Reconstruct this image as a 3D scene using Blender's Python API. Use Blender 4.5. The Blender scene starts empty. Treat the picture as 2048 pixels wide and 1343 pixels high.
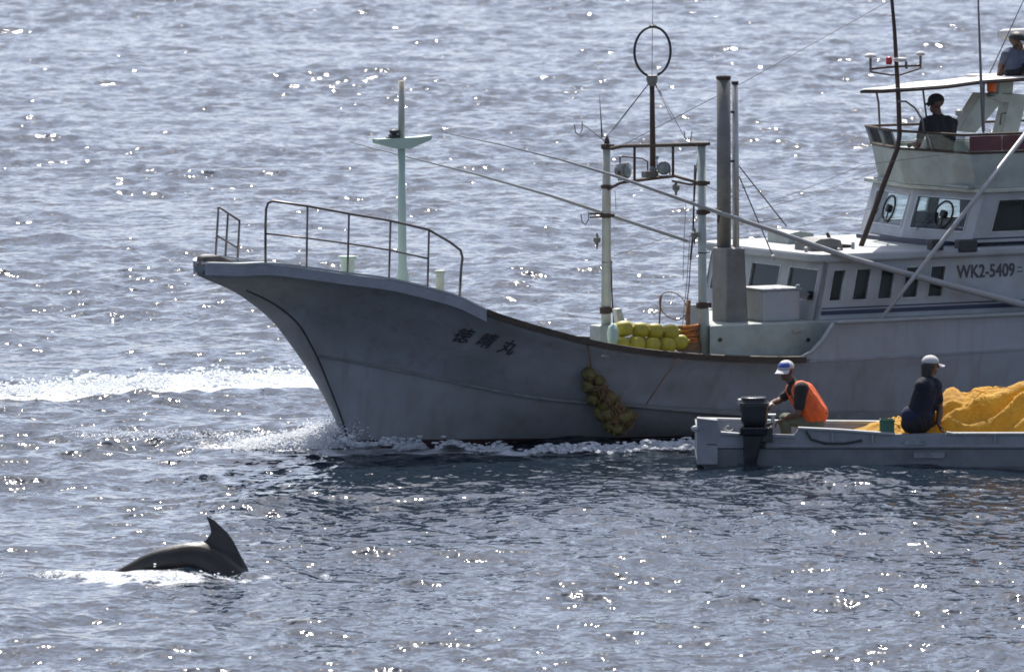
import bpy, bmesh, math, random
import numpy as np
from mathutils import Vector, Matrix, noise

# ------------------------------------------------------------------ camera, light, exposure
scene = bpy.context.scene
F_PIX, D_SHIP, PITCH0 = 21450.0, 130.0, math.radians(5.0)
CAM_H = D_SHIP * math.sin(PITCH0)
PITCH = PITCH0 - math.atan((890 - 671.5) / F_PIX)
cam_data = bpy.data.cameras.new('camera')
cam = bpy.data.objects.new('camera', cam_data)
scene.collection.objects.link(cam)
cam_data.sensor_width = 36.0
cam_data.lens = F_PIX / 2048 * 36.0
cam_data.clip_start = 1.0
cam_data.clip_end = 8000.0
cam.location = (0, 0, CAM_H)
cam.rotation_euler = (math.pi / 2 - PITCH, 0, 0)
scene.camera = cam
cam_data.dof.use_dof = True
cam_data.dof.focus_distance = 129.0
cam_data.dof.aperture_fstop = 5.6

SUN_ELEV, SUN_AZ = math.radians(56), math.radians(-4)     # azimuth from +Y, negative is to the left
world = bpy.data.worlds.new('World')
scene.world = world
world.use_nodes = True
wn = world.node_tree.nodes
wl = world.node_tree.links
wn.clear()
sky = wn.new('ShaderNodeTexSky')
sky.sky_type = 'NISHITA'
sky.sun_disc = False
sky.sun_elevation = SUN_ELEV
sky.sun_rotation = SUN_AZ
sky.air_density = 0.65
sky.dust_density = 1.9
sky.ozone_density = 3.5
bg = wn.new('ShaderNodeBackground')
bg.inputs['Strength'].default_value = 0.10
wo = wn.new('ShaderNodeOutputWorld')
hsv = wn.new('ShaderNodeHueSaturation')     # thin sea haze takes some of the blue out of the whole sky
hsv.inputs['Saturation'].default_value = 0.64
wl.new(sky.outputs[0], hsv.inputs['Color'])
tint = wn.new('ShaderNodeMix'); tint.data_type = 'RGBA'; tint.blend_type = 'MULTIPLY'
tint.inputs[0].default_value = 1.0
tint.inputs[7].default_value = (0.975, 0.985, 1.02, 1)
wl.new(hsv.outputs[0], tint.inputs[6])
wl.new(tint.outputs[2], bg.inputs[0])
wl.new(bg.outputs[0], wo.inputs[0])

sun_data = bpy.data.lights.new('sun', 'SUN')
sun_data.energy = 3.2
sun_data.angle = math.radians(0.53)
sun_data.color = (1.0, 0.95, 0.88)
sun = bpy.data.objects.new('sun', sun_data)
scene.collection.objects.link(sun)
sd = Vector((math.sin(SUN_AZ) * math.cos(SUN_ELEV), math.cos(SUN_AZ) * math.cos(SUN_ELEV), math.sin(SUN_ELEV)))
sun.rotation_euler = (-sd).to_track_quat('-Z', 'Y').to_euler()
sun.location = (0, 300, 200)

scene.view_settings.view_transform = 'Standard'
scene.view_settings.look = 'None'
scene.view_settings.exposure = 1.22
scene.view_settings.gamma = 1.0
scene.view_settings.use_curve_mapping = False
scene.cycles.max_bounces = 6
scene.cycles.transparent_max_bounces = 12
scene.cycles.sample_clamp_indirect = 4.0
scene.cycles.use_denoising = True
scene.cycles.filter_width = 1.7

# ------------------------------------------------------------------ helpers
rnd = random.Random(7)
cF = Vector((0, math.cos(PITCH), -math.sin(PITCH)))
cU = Vector((0, math.sin(PITCH), math.cos(PITCH)))
cR = Vector((1, 0, 0))
CAM = Vector((0, 0, CAM_H))


def ray(px, py):
    return cF + cR * ((px - 1024) / F_PIX) - cU * ((py - 671.5) / F_PIX)


def G(px, py, z=0.0):
    """the point of the level z seen at a place of the photograph"""
    d = ray(px, py)
    return CAM + d * ((z - CAM.z) / d.z)


def WY(px, py, Y):
    """the point at the distance Y"""
    d = ray(px, py)
    return CAM + d * (Y / d.y)


def link(o):
    scene.collection.objects.link(o)
    return o


def mesh_obj(name, verts, faces, mat=None, parent=None, smooth=False, mats=None, mi=None):
    me = bpy.data.meshes.new(name)
    me.from_pydata([tuple(v) for v in verts], [], faces)
    me.update()
    o = link(bpy.data.objects.new(name, me))
    if mats:
        for m in mats:
            me.materials.append(m)
        if mi is not None:
            me.polygons.foreach_set('material_index', mi)
    elif mat:
        me.materials.append(mat)
    if smooth:
        me.polygons.foreach_set('use_smooth', [True] * len(me.polygons))
    if parent:
        o.parent = parent
    return o


def tag(o, label=None, cat=None, group=None, kind=None):
    if label: o['label'] = label
    if cat: o['category'] = cat
    if group: o['group'] = group
    if kind: o['kind'] = kind
    return o


def empty(name, loc=(0, 0, 0), rz=0.0, parent=None):
    o = link(bpy.data.objects.new(name, None))
    o.location = loc
    o.rotation_euler = (0, 0, rz)
    o.empty_display_size = 0.2
    if parent:
        o.parent = parent
    return o


def nodes_of(m):
    m.use_nodes = True
    return m.node_tree.nodes, m.node_tree.links


def paint(name, col, rough=0.5, col2=None, scale=3.0, amount=0.5, bump=0.0, bscale=30.0, metal=0.0, spec=0.5,
          stretch=(1, 1, 1), streak=None, streak_amt=0.0):
    """a worn surface: two tones mixed by noise, running stains, fine relief"""
    m = bpy.data.materials.new(name)
    n, l = nodes_of(m)
    p = n['Principled BSDF']
    p.inputs['Roughness'].default_value = rough
    p.inputs['Metallic'].default_value = metal
    p.inputs['Specular IOR Level'].default_value = spec
    tc = n.new('ShaderNodeTexCoord')
    mp = n.new('ShaderNodeMapping')
    mp.inputs['Scale'].default_value = stretch
    l.new(tc.outputs['Object'], mp.inputs[0])
    nz = n.new('ShaderNodeTexNoise')
    nz.inputs['Scale'].default_value = scale
    nz.inputs['Detail'].default_value = 8
    nz.inputs['Roughness'].default_value = 0.65
    l.new(mp.outputs[0], nz.inputs['Vector'])
    cr = n.new('ShaderNodeMapRange')
    cr.inputs['From Min'].default_value = 0.38
    cr.inputs['From Max'].default_value = 0.68
    l.new(nz.outputs['Fac'], cr.inputs['Value'])
    mu = n.new('ShaderNodeMath'); mu.operation = 'MULTIPLY'
    mu.inputs[1].default_value = amount
    l.new(cr.outputs[0], mu.inputs[0])
    mx = n.new('ShaderNodeMix'); mx.data_type = 'RGBA'
    c2 = col2 or tuple(c * 0.6 for c in col)
    mx.inputs[6].default_value = (*col, 1)
    mx.inputs[7].default_value = (*c2, 1)
    l.new(mu.outputs[0], mx.inputs[0])
    out = mx.outputs[2]
    if streak:
        mp2 = n.new('ShaderNodeMapping')
        mp2.inputs['Scale'].default_value = (5.0, 5.0, 0.5)
        l.new(tc.outputs['Object'], mp2.inputs[0])
        n2 = n.new('ShaderNodeTexNoise')
        n2.inputs['Scale'].default_value = 1.6
        n2.inputs['Detail'].default_value = 6
        l.new(mp2.outputs[0], n2.inputs['Vector'])
        c3 = n.new('ShaderNodeMapRange')
        c3.inputs['From Min'].default_value = 0.52
        c3.inputs['From Max'].default_value = 0.8
        c3.inputs['To Max'].default_value = streak_amt
        l.new(n2.outputs['Fac'], c3.inputs['Value'])
        m2 = n.new('ShaderNodeMix'); m2.data_type = 'RGBA'
        m2.inputs[7].default_value = (*streak, 1)
        l.new(out, m2.inputs[6])
        l.new(c3.outputs[0], m2.inputs[0])
        out = m2.outputs[2]
    l.new(out, p.inputs['Base Color'])
    rr = n.new('ShaderNodeMapRange')
    rr.inputs['To Min'].default_value = max(0.03, rough - 0.1)
    rr.inputs['To Max'].default_value = min(1.0, rough + 0.15)
    l.new(nz.outputs['Fac'], rr.inputs['Value'])
    l.new(rr.outputs[0], p.inputs['Roughness'])
    if bump:
        nb = n.new('ShaderNodeTexNoise')
        nb.inputs['Scale'].default_value = bscale
        nb.inputs['Detail'].default_value = 4
        l.new(tc.outputs['Object'], nb.inputs['Vector'])
        b = n.new('ShaderNodeBump')
        b.inputs['Strength'].default_value = bump
        b.inputs['Distance'].default_value = 0.02
        l.new(nb.outputs['Fac'], b.inputs['Height'])
        l.new(b.outputs[0], p.inputs['Normal'])
    return m


# ------------------------------------------------------------------ the sea
def water_material(name, coarse=0.0):
    m = bpy.data.materials.new(name)
    n, l = nodes_of(m)
    p = n['Principled BSDF']
    p.inputs['Base Color'].default_value = (0.008, 0.015, 0.024, 1)
    p.inputs['Roughness'].default_value = 0.09
    p.inputs['IOR'].default_value = 1.333
    tc = n.new('ShaderNodeTexCoord')
    # capillary ripples
    n1 = n.new('ShaderNodeTexNoise')
    n1.inputs['Scale'].default_value = 4.6
    n1.inputs['Detail'].default_value = 1.7
    n1.inputs['Roughness'].default_value = 0.55
    mp = n.new('ShaderNodeMapping')
    mp.inputs['Scale'].default_value = (1.0, 0.8, 1)
    l.new(tc.outputs['Object'], mp.inputs[0])
    l.new(mp.outputs[0], n1.inputs['Vector'])
    b1 = n.new('ShaderNodeBump')
    b1.inputs['Strength'].default_value = 1.0
    b1.inputs['Distance'].default_value = 0.084
    l.new(n1.outputs['Fac'], b1.inputs['Height'])
    last = b1
    if coarse:
        n2 = n.new('ShaderNodeTexNoise')
        n2.inputs['Scale'].default_value = 1.1
        n2.inputs['Detail'].default_value = 3
        l.new(tc.outputs['Object'], n2.inputs['Vector'])
        b2 = n.new('ShaderNodeBump')
        b2.inputs['Strength'].default_value = 1.0
        b2.inputs['Distance'].default_value = coarse
        l.new(n2.outputs['Fac'], b2.inputs['Height'])
        l.new(b1.outputs[0], b2.inputs['Normal'])
        last = b2
    l.new(last.outputs[0], p.inputs['Normal'])
    # foam carried by the surface, where the mesh says so
    at = n.new('ShaderNodeAttribute')
    at.attribute_name = 'foam'
    nf = n.new('ShaderNodeTexNoise')
    nf.inputs['Scale'].default_value = 3.4
    nf.inputs['Detail'].default_value = 7
    nf.inputs['Roughness'].default_value = 0.75
    l.new(tc.outputs['Object'], nf.inputs['Vector'])
    sub = n.new('ShaderNodeMath'); sub.operation = 'SUBTRACT'
    l.new(at.outputs['Fac'], sub.inputs[0]); l.new(nf.outputs['Fac'], sub.inputs[1])
    mr = n.new('ShaderNodeMapRange')
    mr.inputs['From Min'].default_value = 0.0
    mr.inputs['From Max'].default_value = 0.10
    l.new(sub.outputs[0], mr.inputs['Value'])
    d = n.new('ShaderNodeBsdfPrincipled')
    d.inputs['Base Color'].default_value = (0.80, 0.82, 0.84, 1)
    d.inputs['Roughness'].default_value = 0.22
    bf = n.new('ShaderNodeBump')
    bf.inputs['Strength'].default_value = 1.0
    bf.inputs['Distance'].default_value = 0.10
    l.new(nf.outputs['Fac'], bf.inputs['Height'])
    l.new(bf.outputs[0], d.inputs['Normal'])
    mx = n.new('ShaderNodeMixShader')
    l.new(mr.outputs[0], mx.inputs[0])
    l.new(p.outputs[0], mx.inputs[1])
    l.new(d.outputs[0], mx.inputs[2])
    l.new(mx.outputs[0], n['Material Output'].inputs[0])
    return m


def seg_dist(X, Y, pts):
    """distance to a polyline, and how far along it (0..1)"""
    best = np.full(X.shape, 1e9, np.float32)
    al = np.zeros(X.shape, np.float32)
    n_ = len(pts) - 1
    for i in range(n_):
        ax, ay = pts[i]; bx, by = pts[i + 1]
        dx, dy = bx - ax, by - ay
        t = np.clip(((X - ax) * dx + (Y - ay) * dy) / (dx * dx + dy * dy), 0, 1)
        d = np.hypot(X - ax - t * dx, Y - ay - t * dy)
        m = d < best
        best = np.where(m, d, best)
        al = np.where(m, (i + t) / n_, al)
    return best, al


def P2(px, py):
    g = G(px, py)
    return (g.x, g.y)


wake_line = [P2(-160, 800), P2(60, 790), P2(240, 781), P2(420, 770), P2(640, 766), P2(860, 762), P2(1400, 742)]
glit_line = [P2(150, 880), P2(330, 878), P2(480, 882), P2(600, 880)]
bow_line = [P2(470, 893), P2(560, 890), P2(650, 884), P2(700, 890)]
side_line = [P2(700, 900), P2(800, 898), P2(900, 900), P2(1000, 904), P2(1100, 906), P2(1200, 903), P2(1300, 900), P2(1420, 893)]
dol_line = [P2(-40, 1156), P2(60, 1150), P2(180, 1152), P2(300, 1163), P2(440, 1166), P2(560, 1160), P2(640, 1155)]

WAVES = []
wr = random.Random(11)
for i in range(84):
    lam = 0.23 * (6.5 / 0.23) ** ((i + wr.random()) / 84.0)
    th = math.radians(wr.gauss(-78, 40) if lam > 1 else wr.gauss(-80, 52))
    k = 2 * math.pi / lam
    slope = 0.0365 * (1.0 if lam < 0.62 else (0.62 / lam) ** 0.72)
    WAVES.append((k, math.cos(th), math.sin(th), slope / k * wr.uniform(0.6, 1.35), wr.uniform(0, 6.283)))
CH = []
for i in range(26):
    lam = wr.uniform(0.22, 0.8)
    th = wr.uniform(0, 6.283)
    CH.append((2 * math.pi / lam, math.cos(th), math.sin(th), 0.07 * lam / 6.283, wr.uniform(0, 6.283)))


def build_sea():
    x0, x1, nx = -14.0, 16.5, 660
    ys = [94.0]
    dy = 0.070
    while ys[-1] < 262:
        ys.append(ys[-1] + dy)
        dy = 0.070 + 0.13 * (ys[-1] - 94) / 168
    ys = np.array(ys, np.float32)
    xs = np.linspace(x0, x1, nx).astype(np.float32)
    X, Y = np.meshgrid(xs, ys)
    Z = np.zeros_like(X); DX = np.zeros_like(X); DY = np.zeros_like(X)
    # gusts: patches of stronger and weaker chop
    gust = 1.0 + 0.34 * np.sin(X * 0.31 + 0.9 * np.sin(Y * 0.11)) * np.sin(Y * 0.23 + 1.3 * np.sin(X * 0.17 + 1)) \
        + 0.24 * np.sin(X * 0.9 + Y * 0.35 + 2) * np.sin(Y * 0.6 - X * 0.3)
    for k, cx, cy, a, ph in WAVES:
        arg = k * (cx * X + cy * Y) + ph
        c = np.cos(arg); s = np.sin(arg)
        g = a * (gust if k > 2 else 1.0)
        Z += g * c
        DX -= g * cx * s * 1.1
        DY -= g * cy * s * 1.1
    foam = np.zeros_like(X)
    churn = np.zeros_like(X)
    d, al = seg_dist(X, Y, wake_line)
    wdt = 0.75 + 1.15 * np.clip(al * 1.5, 0, 1)
    w = np.clip(1 - (d / wdt) ** 2, 0, 1)
    foam = np.maximum(foam, np.clip(w * 3, 0, 1) * (0.74 + 0.34 * w))
    churn = np.maximum(churn, w ** 0.5 * 1.0)
    d, al = seg_dist(X, Y, glit_line)
    w = np.clip(1 - (d / 1.1) ** 2, 0, 1)
    churn = np.maximum(churn, w * 0.95)
    foam = np.maximum(foam, w * 0.43)
    d, al = seg_dist(X, Y, bow_line)
    w = np.clip(1 - (d / 1.0) ** 2, 0, 1)
    foam = np.maximum(foam, w ** 0.5 * (0.55 + 0.4 * al)); churn = np.maximum(churn, w * 0.8)
    d, al = seg_dist(X, Y, side_line)
    w = np.clip(1 - (d / 0.42) ** 2, 0, 1)
    foam = np.maximum(foam, w ** 0.6 * 0.72); churn = np.maximum(churn, w * 0.45)
    d, al = seg_dist(X, Y, dol_line)
    wd = 0.34 + 0.60 * np.exp(-((al - 0.5) / 0.24) ** 2)
    w = np.clip(1 - (d / wd) ** 2, 0, 1)
    foam = np.maximum(foam, w ** 0.6 * (0.42 + 0.24 * np.exp(-((al - 0.45) / 0.28) ** 2)))
    churn = np.maximum(churn, w * 0.9)
    C = np.zeros_like(X)
    for k, cx, cy, a, ph in CH:
        C += a * np.cos(k * (cx * X + cy * Y) + ph + 1.1 * np.sin(1.7 * X * cy - 2.1 * Y * cx))
    Z += churn * (C * 1.0 + 0.02)
    # calm towards the edges of the patch so that it meets the open sea
    e = np.minimum(np.minimum((X - x0) / 2.0, (x1 - X) / 2.0), np.minimum((Y - 94) / 1.5, (ys[-1] - Y) / 6.0))
    e = np.clip(e, 0, 1)
    Z *= e; DX *= e; DY *= e; foam *= e
    ny = len(ys)
    co = np.stack([X + DX, Y + DY, Z], -1).reshape(-1, 3).astype(np.float32)
    idx = np.arange(nx * ny, dtype=np.int32).reshape(ny, nx)
    q = np.stack([idx[:-1, :-1], idx[:-1, 1:], idx[1:, 1:], idx[1:, :-1]], -1).reshape(-1, 4)
    me = bpy.data.meshes.new('sea')
    me.vertices.add(len(co)); me.vertices.foreach_set('co', co.ravel())
    me.loops.add(q.size); me.loops.foreach_set('vertex_index', q.ravel())
    me.polygons.add(len(q)); me.polygons.foreach_set('loop_start', np.arange(0, q.size, 4, dtype=np.int32))
    me.polygons.foreach_set('use_smooth', np.ones(len(q), bool))
    a = me.attributes.new('foam', 'FLOAT', 'POINT'); a.data.foreach_set('value', foam.ravel())
    me.update(); me.validate()
    me.materials.append(water_material('sea_water'))
    o = link(bpy.data.objects.new('sea', me))
    tag(o, 'rippled silver blue sea with sun glitter around the boats', kind='structure')
    print('sea verts', len(co))
    # the open sea round it, out to the horizon
    xo = [-6000, -900, x0, x1, 900, 6000]
    yo = [-500, 20, 94.0, float(ys[-1]), 1200, 7000]
    v = [(x, y, 0) for y in yo for x in xo]
    f = []
    for j in range(5):
        for i in range(5):
            if i == 2 and j == 2:
                continue
            f.append((j * 6 + i, j * 6 + i + 1, (j + 1) * 6 + i + 1, (j + 1) * 6 + i))
    o2 = mesh_obj('open_sea', v, f, water_material('open_sea_water', coarse=0.42))
    tag(o2, 'open sea running out to the horizon', kind='structure')


build_sea()

# ------------------------------------------------------------------ mesh building
class MB:
    def __init__(self):
        self.v = []; self.f = []

    def add(self, vs, fs):
        b = len(self.v)
        self.v += [tuple(x) for x in vs]
        self.f += [tuple(b + i for i in f) for f in fs]
        return self

    def hexa(self, p):
        """eight corners: bottom four in order, top four in order"""
        return self.add(p, [(3, 2, 1, 0), (4, 5, 6, 7), (0, 1, 5, 4), (1, 2, 6, 5), (2, 3, 7, 6), (3, 0, 4, 7)])

    def box(self, x0, x1, y0, y1, z0, z1):
        return self.hexa([(x0, y0, z0), (x1, y0, z0), (x1, y1, z0), (x0, y1, z0), (x0, y0, z1), (x1, y0, z1), (x1, y1, z1), (x0, y1, z1)])

    def tube(self, pts, r, n=8, cap=True):
        pts = [Vector(p) for p in pts]
        rs = r if isinstance(r, (list, tuple)) else [r] * len(pts)
        base = len(self.v)
        up = None
        for i, p in enumerate(pts):
            if i == 0: t = pts[1] - p
            elif i == len(pts) - 1: t = p - pts[i - 1]
            else: t = (pts[i + 1] - p).normalized() + (p - pts[i - 1]).normalized()
            t.normalize()
            if up is None:
                a = Vector((0, 0, 1)) if abs(t.z) < 0.9 else Vector((1, 0, 0))
                up = (a - t * a.dot(t)).normalized()
            else:
                up = (up - t * up.dot(t)).normalized()
            s = t.cross(up)
            for k in range(n):
                an = 2 * math.pi * k / n
                self.v.append(tuple(p + (up * math.cos(an) + s * math.sin(an)) * rs[i]))
        for i in range(len(pts) - 1):
            for k in range(n):
                a = base + i * n + k; b = base + i * n + (k + 1) % n
                self.f.append((a, b, b + n, a + n))
        if cap:
            self.f.append(tuple(base + k for k in range(n))[::-1])
            self.f.append(tuple(base + (len(pts) - 1) * n + k for k in range(n)))
        return self

    def lathe(self, prof, c=(0, 0, 0), ax=(0, 0, 1), n=14):
        """profile of (radius, height) round an axis"""
        ax = Vector(ax).normalized(); c = Vector(c)
        return self.tube([c + ax * h for _, h in prof], [max(r_, 1e-4) for r_, _ in prof], n)

    def build(self, name, mat, parent=None, smooth=False, bevel=0.0, label=None):
        o = mesh_obj(name, self.v, self.f, mat, parent, smooth)
        if bevel:
            m = o.modifiers.new('bevel', 'BEVEL'); m.width = bevel; m.segments = 2; m.limit_method = 'ANGLE'
        if label: o['label'] = label
        return o


def smooth_tubes(o):
    o.data.polygons.foreach_set('use_smooth', [len(p.vertices) == 4 for p in o.data.polygons])
    return o


def tube_obj(name, pts, r, mat, parent=None, n=8):
    return smooth_tubes(MB().tube(pts, r, n).build(name, mat, parent))


def ball(c, r, seg=10, rings=7, sx=1, sy=1, sz=1):
    v = [(c[0], c[1], c[2] - r * sz)]
    for j in range(1, rings):
        a = -math.pi / 2 + math.pi * j / rings
        for i in range(seg):
            b = 2 * math.pi * i / seg
            v.append((c[0] + r * sx * math.cos(a) * math.cos(b), c[1] + r * sy * math.cos(a) * math.sin(b), c[2] + r * sz * math.sin(a)))
    v.append((c[0], c[1], c[2] + r * sz))
    f = [(0, 1 + (i + 1) % seg, 1 + i) for i in range(seg)]
    for j in range(rings - 2):
        for i in range(seg):
            a = 1 + j * seg + i; b = 1 + j * seg + (i + 1) % seg
            f.append((a, b, b + seg, a + seg))
    t = len(v) - 1
    s = 1 + (rings - 2) * seg
    f += [(s + i, s + (i + 1) % seg, t) for i in range(seg)]
    return v, f


# materials
M = {}
M['hull'] = paint('hull_paint', (0.285, 0.30, 0.325), 0.5, (0.20, 0.205, 0.195), 1.3, 0.8, 0.2, 6, streak=(0.17, 0.145, 0.11), streak_amt=0.55)
M['band'] = paint('grey_rubbing_band', (0.27, 0.28, 0.31), 0.55, (0.17, 0.175, 0.19), 5, 0.6, 0.15, 30)
M['white'] = paint('white_gelcoat', (0.34, 0.36, 0.375), 0.45, (0.21, 0.215, 0.20), 2.5, 0.6, 0.06, 20, streak=(0.38, 0.32, 0.22), streak_amt=0.35)
M['mint'] = paint('mint_paint', (0.36, 0.47, 0.40), 0.45, (0.32, 0.38, 0.32), 4, 0.6, 0.08, 25)
M['green'] = paint('pale_green_paint', (0.32, 0.365, 0.335), 0.5, (0.21, 0.225, 0.195), 4, 0.7, 0.08, 25, streak=(0.35, 0.27, 0.17), streak_amt=0.4)
M['cream'] = paint('old_white_post_paint', (0.42, 0.45, 0.39), 0.5, (0.27, 0.27, 0.21), 5, 0.7, 0.15, 25, streak=(0.33, 0.22, 0.12), streak_amt=0.55)
M['steel'] = paint('galvanised_steel', (0.42, 0.43, 0.43), 0.42, (0.26, 0.25, 0.23), 7, 0.8, 0.1, 40, metal=0.6)
M['stack'] = paint('dull_metal_stack', (0.17, 0.168, 0.16), 0.55, (0.10, 0.095, 0.085), 4, 0.8, 0.1, 25, metal=0.15, streak=(0.2, 0.15, 0.1), streak_amt=0.5)
M['rail'] = paint('stainless_rail', (0.17, 0.155, 0.15), 0.3, (0.10, 0.07, 0.055), 9, 0.8, metal=0.5)
M['rust'] = paint('rusty_iron', (0.040, 0.029, 0.024), 0.75, (0.085, 0.045, 0.028), 12, 0.8, 0.4, 40)
M['wood'] = paint('weathered_brown_rail', (0.06, 0.042, 0.030), 0.8, (0.028, 0.022, 0.018), 8, 0.9, 0.3, 30, stretch=(0.4, 2, 2))
M['grey_wood'] = paint('grey_weathered_block', (0.12, 0.105, 0.095), 0.85, (0.06, 0.055, 0.05), 9, 0.9, 0.4, 30)
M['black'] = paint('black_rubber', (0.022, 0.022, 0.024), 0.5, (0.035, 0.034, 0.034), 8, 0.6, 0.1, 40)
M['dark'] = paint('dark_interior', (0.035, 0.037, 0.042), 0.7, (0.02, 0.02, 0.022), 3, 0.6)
M['navy'] = paint('navy_stripe_paint', (0.025, 0.03, 0.065), 0.4, (0.04, 0.045, 0.07), 8, 0.5)
M['red_bottom'] = paint('red_antifouling', (0.055, 0.025, 0.025), 0.8, (0.03, 0.02, 0.02), 5, 0.8, 0.2, 20)
M['ink'] = paint('dark_lettering_paint', (0.045, 0.045, 0.058), 0.55, (0.085, 0.085, 0.095), 30, 0.6)
M['float'] = paint('yellow_green_float', (0.36, 0.30, 0.02), 0.5, (0.17, 0.15, 0.025), 9, 0.6, 0.1, 30)
M['old_float'] = paint('weedy_float', (0.15, 0.115, 0.025), 0.7, (0.05, 0.05, 0.025), 9, 1.0, 0.7, 18)
M['rope'] = paint('brown_rope', (0.23, 0.13, 0.06), 0.9, (0.12, 0.07, 0.04), 20, 0.8, 0.6, 60)
M['orange_rope'] = paint('orange_rope', (0.48, 0.17, 0.04), 0.9, (0.25, 0.10, 0.04), 20, 0.8, 0.6, 60)
M['wire'] = paint('grey_wire', (0.16, 0.16, 0.17), 0.6, (0.1, 0.1, 0.1), 20, 0.5)
M['pole'] = paint('pale_bamboo_pole', (0.30, 0.31, 0.32), 0.4, (0.26, 0.25, 0.22), 9, 0.7, 0.1, 30)
M['maroon'] = paint('maroon_panel', (0.10, 0.022, 0.03), 0.5, (0.06, 0.02, 0.025), 6, 0.6)
M['canvas'] = paint('white_canvas', (0.52, 0.50, 0.48), 0.8, (0.5, 0.48, 0.45), 4, 0.5, 0.2, 12)
M['skin'] = paint('tanned_skin', (0.10, 0.050, 0.033), 0.5, (0.07, 0.036, 0.024), 14, 0.5, 0.05, 60)
M['hair'] = paint('black_hair', (0.012, 0.011, 0.010), 0.5, (0.02, 0.018, 0.016), 30, 0.5, 0.3, 90)
M['navy_cloth'] = paint('navy_cotton', (0.013, 0.015, 0.026), 0.9, (0.008, 0.009, 0.015), 8, 0.7, 1.0, 11)
M['black_cloth'] = paint('black_cotton', (0.015, 0.015, 0.018), 0.9, (0.024, 0.023, 0.022), 8, 0.7, 1.0, 11)
M['blue_cloth'] = paint('blue_shorts', (0.016, 0.022, 0.06), 0.9, (0.010, 0.014, 0.035), 8, 0.7, 1.0, 11)
M['grey_cloth'] = paint('grey_blue_shirt', (0.085, 0.10, 0.14), 0.9, (0.055, 0.065, 0.09), 6, 0.7, 1.0, 10)
M['green_cloth'] = paint('grey_green_trousers', (0.11, 0.12, 0.08), 0.9, (0.07, 0.075, 0.05), 6, 0.7, 1.0, 10)
M['vest'] = paint('orange_vest', (0.74, 0.12, 0.018), 0.75, (0.45, 0.06, 0.014), 6, 0.9, 1.0, 9)
M['cap_white'] = paint('white_cap', (0.42, 0.41, 0.41), 0.8, (0.55, 0.53, 0.52), 14, 0.5, 0.2, 40)
M['cap_blue'] = paint('blue_cap_front', (0.05, 0.09, 0.33), 0.8, (0.04, 0.06, 0.2), 14, 0.5)
M['skiff'] = paint('skiff_gelcoat', (0.245, 0.26, 0.285), 0.5, (0.14, 0.145, 0.155), 3, 0.7, 0.12, 12, streak=(0.25, 0.25, 0.22), streak_amt=0.5)
M['orange'] = paint('orange_lamp', (0.85, 0.16, 0.02), 0.3, (0.6, 0.1, 0.02), 9, 0.4)
M['red'] = paint('red_lamp', (0.5, 0.02, 0.03), 0.3, (0.3, 0.02, 0.03), 9, 0.4)
M['dolphin'] = paint('wet_dolphin_skin', (0.022, 0.020, 0.018), 0.34, (0.036, 0.033, 0.030), 5, 0.7, 0.15, 14, spec=0.35)
M['crate_green'] = paint('green_crate', (0.03, 0.12, 0.08), 0.5, (0.03, 0.08, 0.06), 8, 0.5)
M['lens'] = paint('lamp_glass', (0.20, 0.24, 0.24), 0.12, (0.12, 0.14, 0.14), 9, 0.5)
M['motor'] = paint('black_motor_cowl', (0.014, 0.014, 0.018), 0.22, (0.02, 0.02, 0.024), 6, 0.5)


def glass_mat(name, tint=(0.90, 0.94, 0.93), gl=0.025):
    m = bpy.data.materials.new(name)
    n, l = nodes_of(m)
    n.remove(n['Principled BSDF'])
    t = n.new('ShaderNodeBsdfTransparent'); t.inputs[0].default_value = (*tint, 1)
    g = n.new('ShaderNodeBsdfGlossy'); g.inputs['Roughness'].default_value = 0.08
    lw = n.new('ShaderNodeLayerWeight'); lw.inputs[0].default_value = 0.06
    ad = n.new('ShaderNodeMath'); ad.operation = 'ADD'; ad.inputs[1].default_value = gl
    l.new(lw.outputs['Fresnel'], ad.inputs[0])
    x = n.new('ShaderNodeMixShader')
    l.new(ad.outputs[0], x.inputs[0]); l.new(t.outputs[0], x.inputs[1]); l.new(g.outputs[0], x.inputs[2])
    l.new(x.outputs[0], n['Material Output'].inputs[0])
    return m


M['glass'] = glass_mat('window_glass')
M['smoke_glass'] = glass_mat('smoky_windscreen', (0.66, 0.70, 0.72), 0.05)


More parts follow.
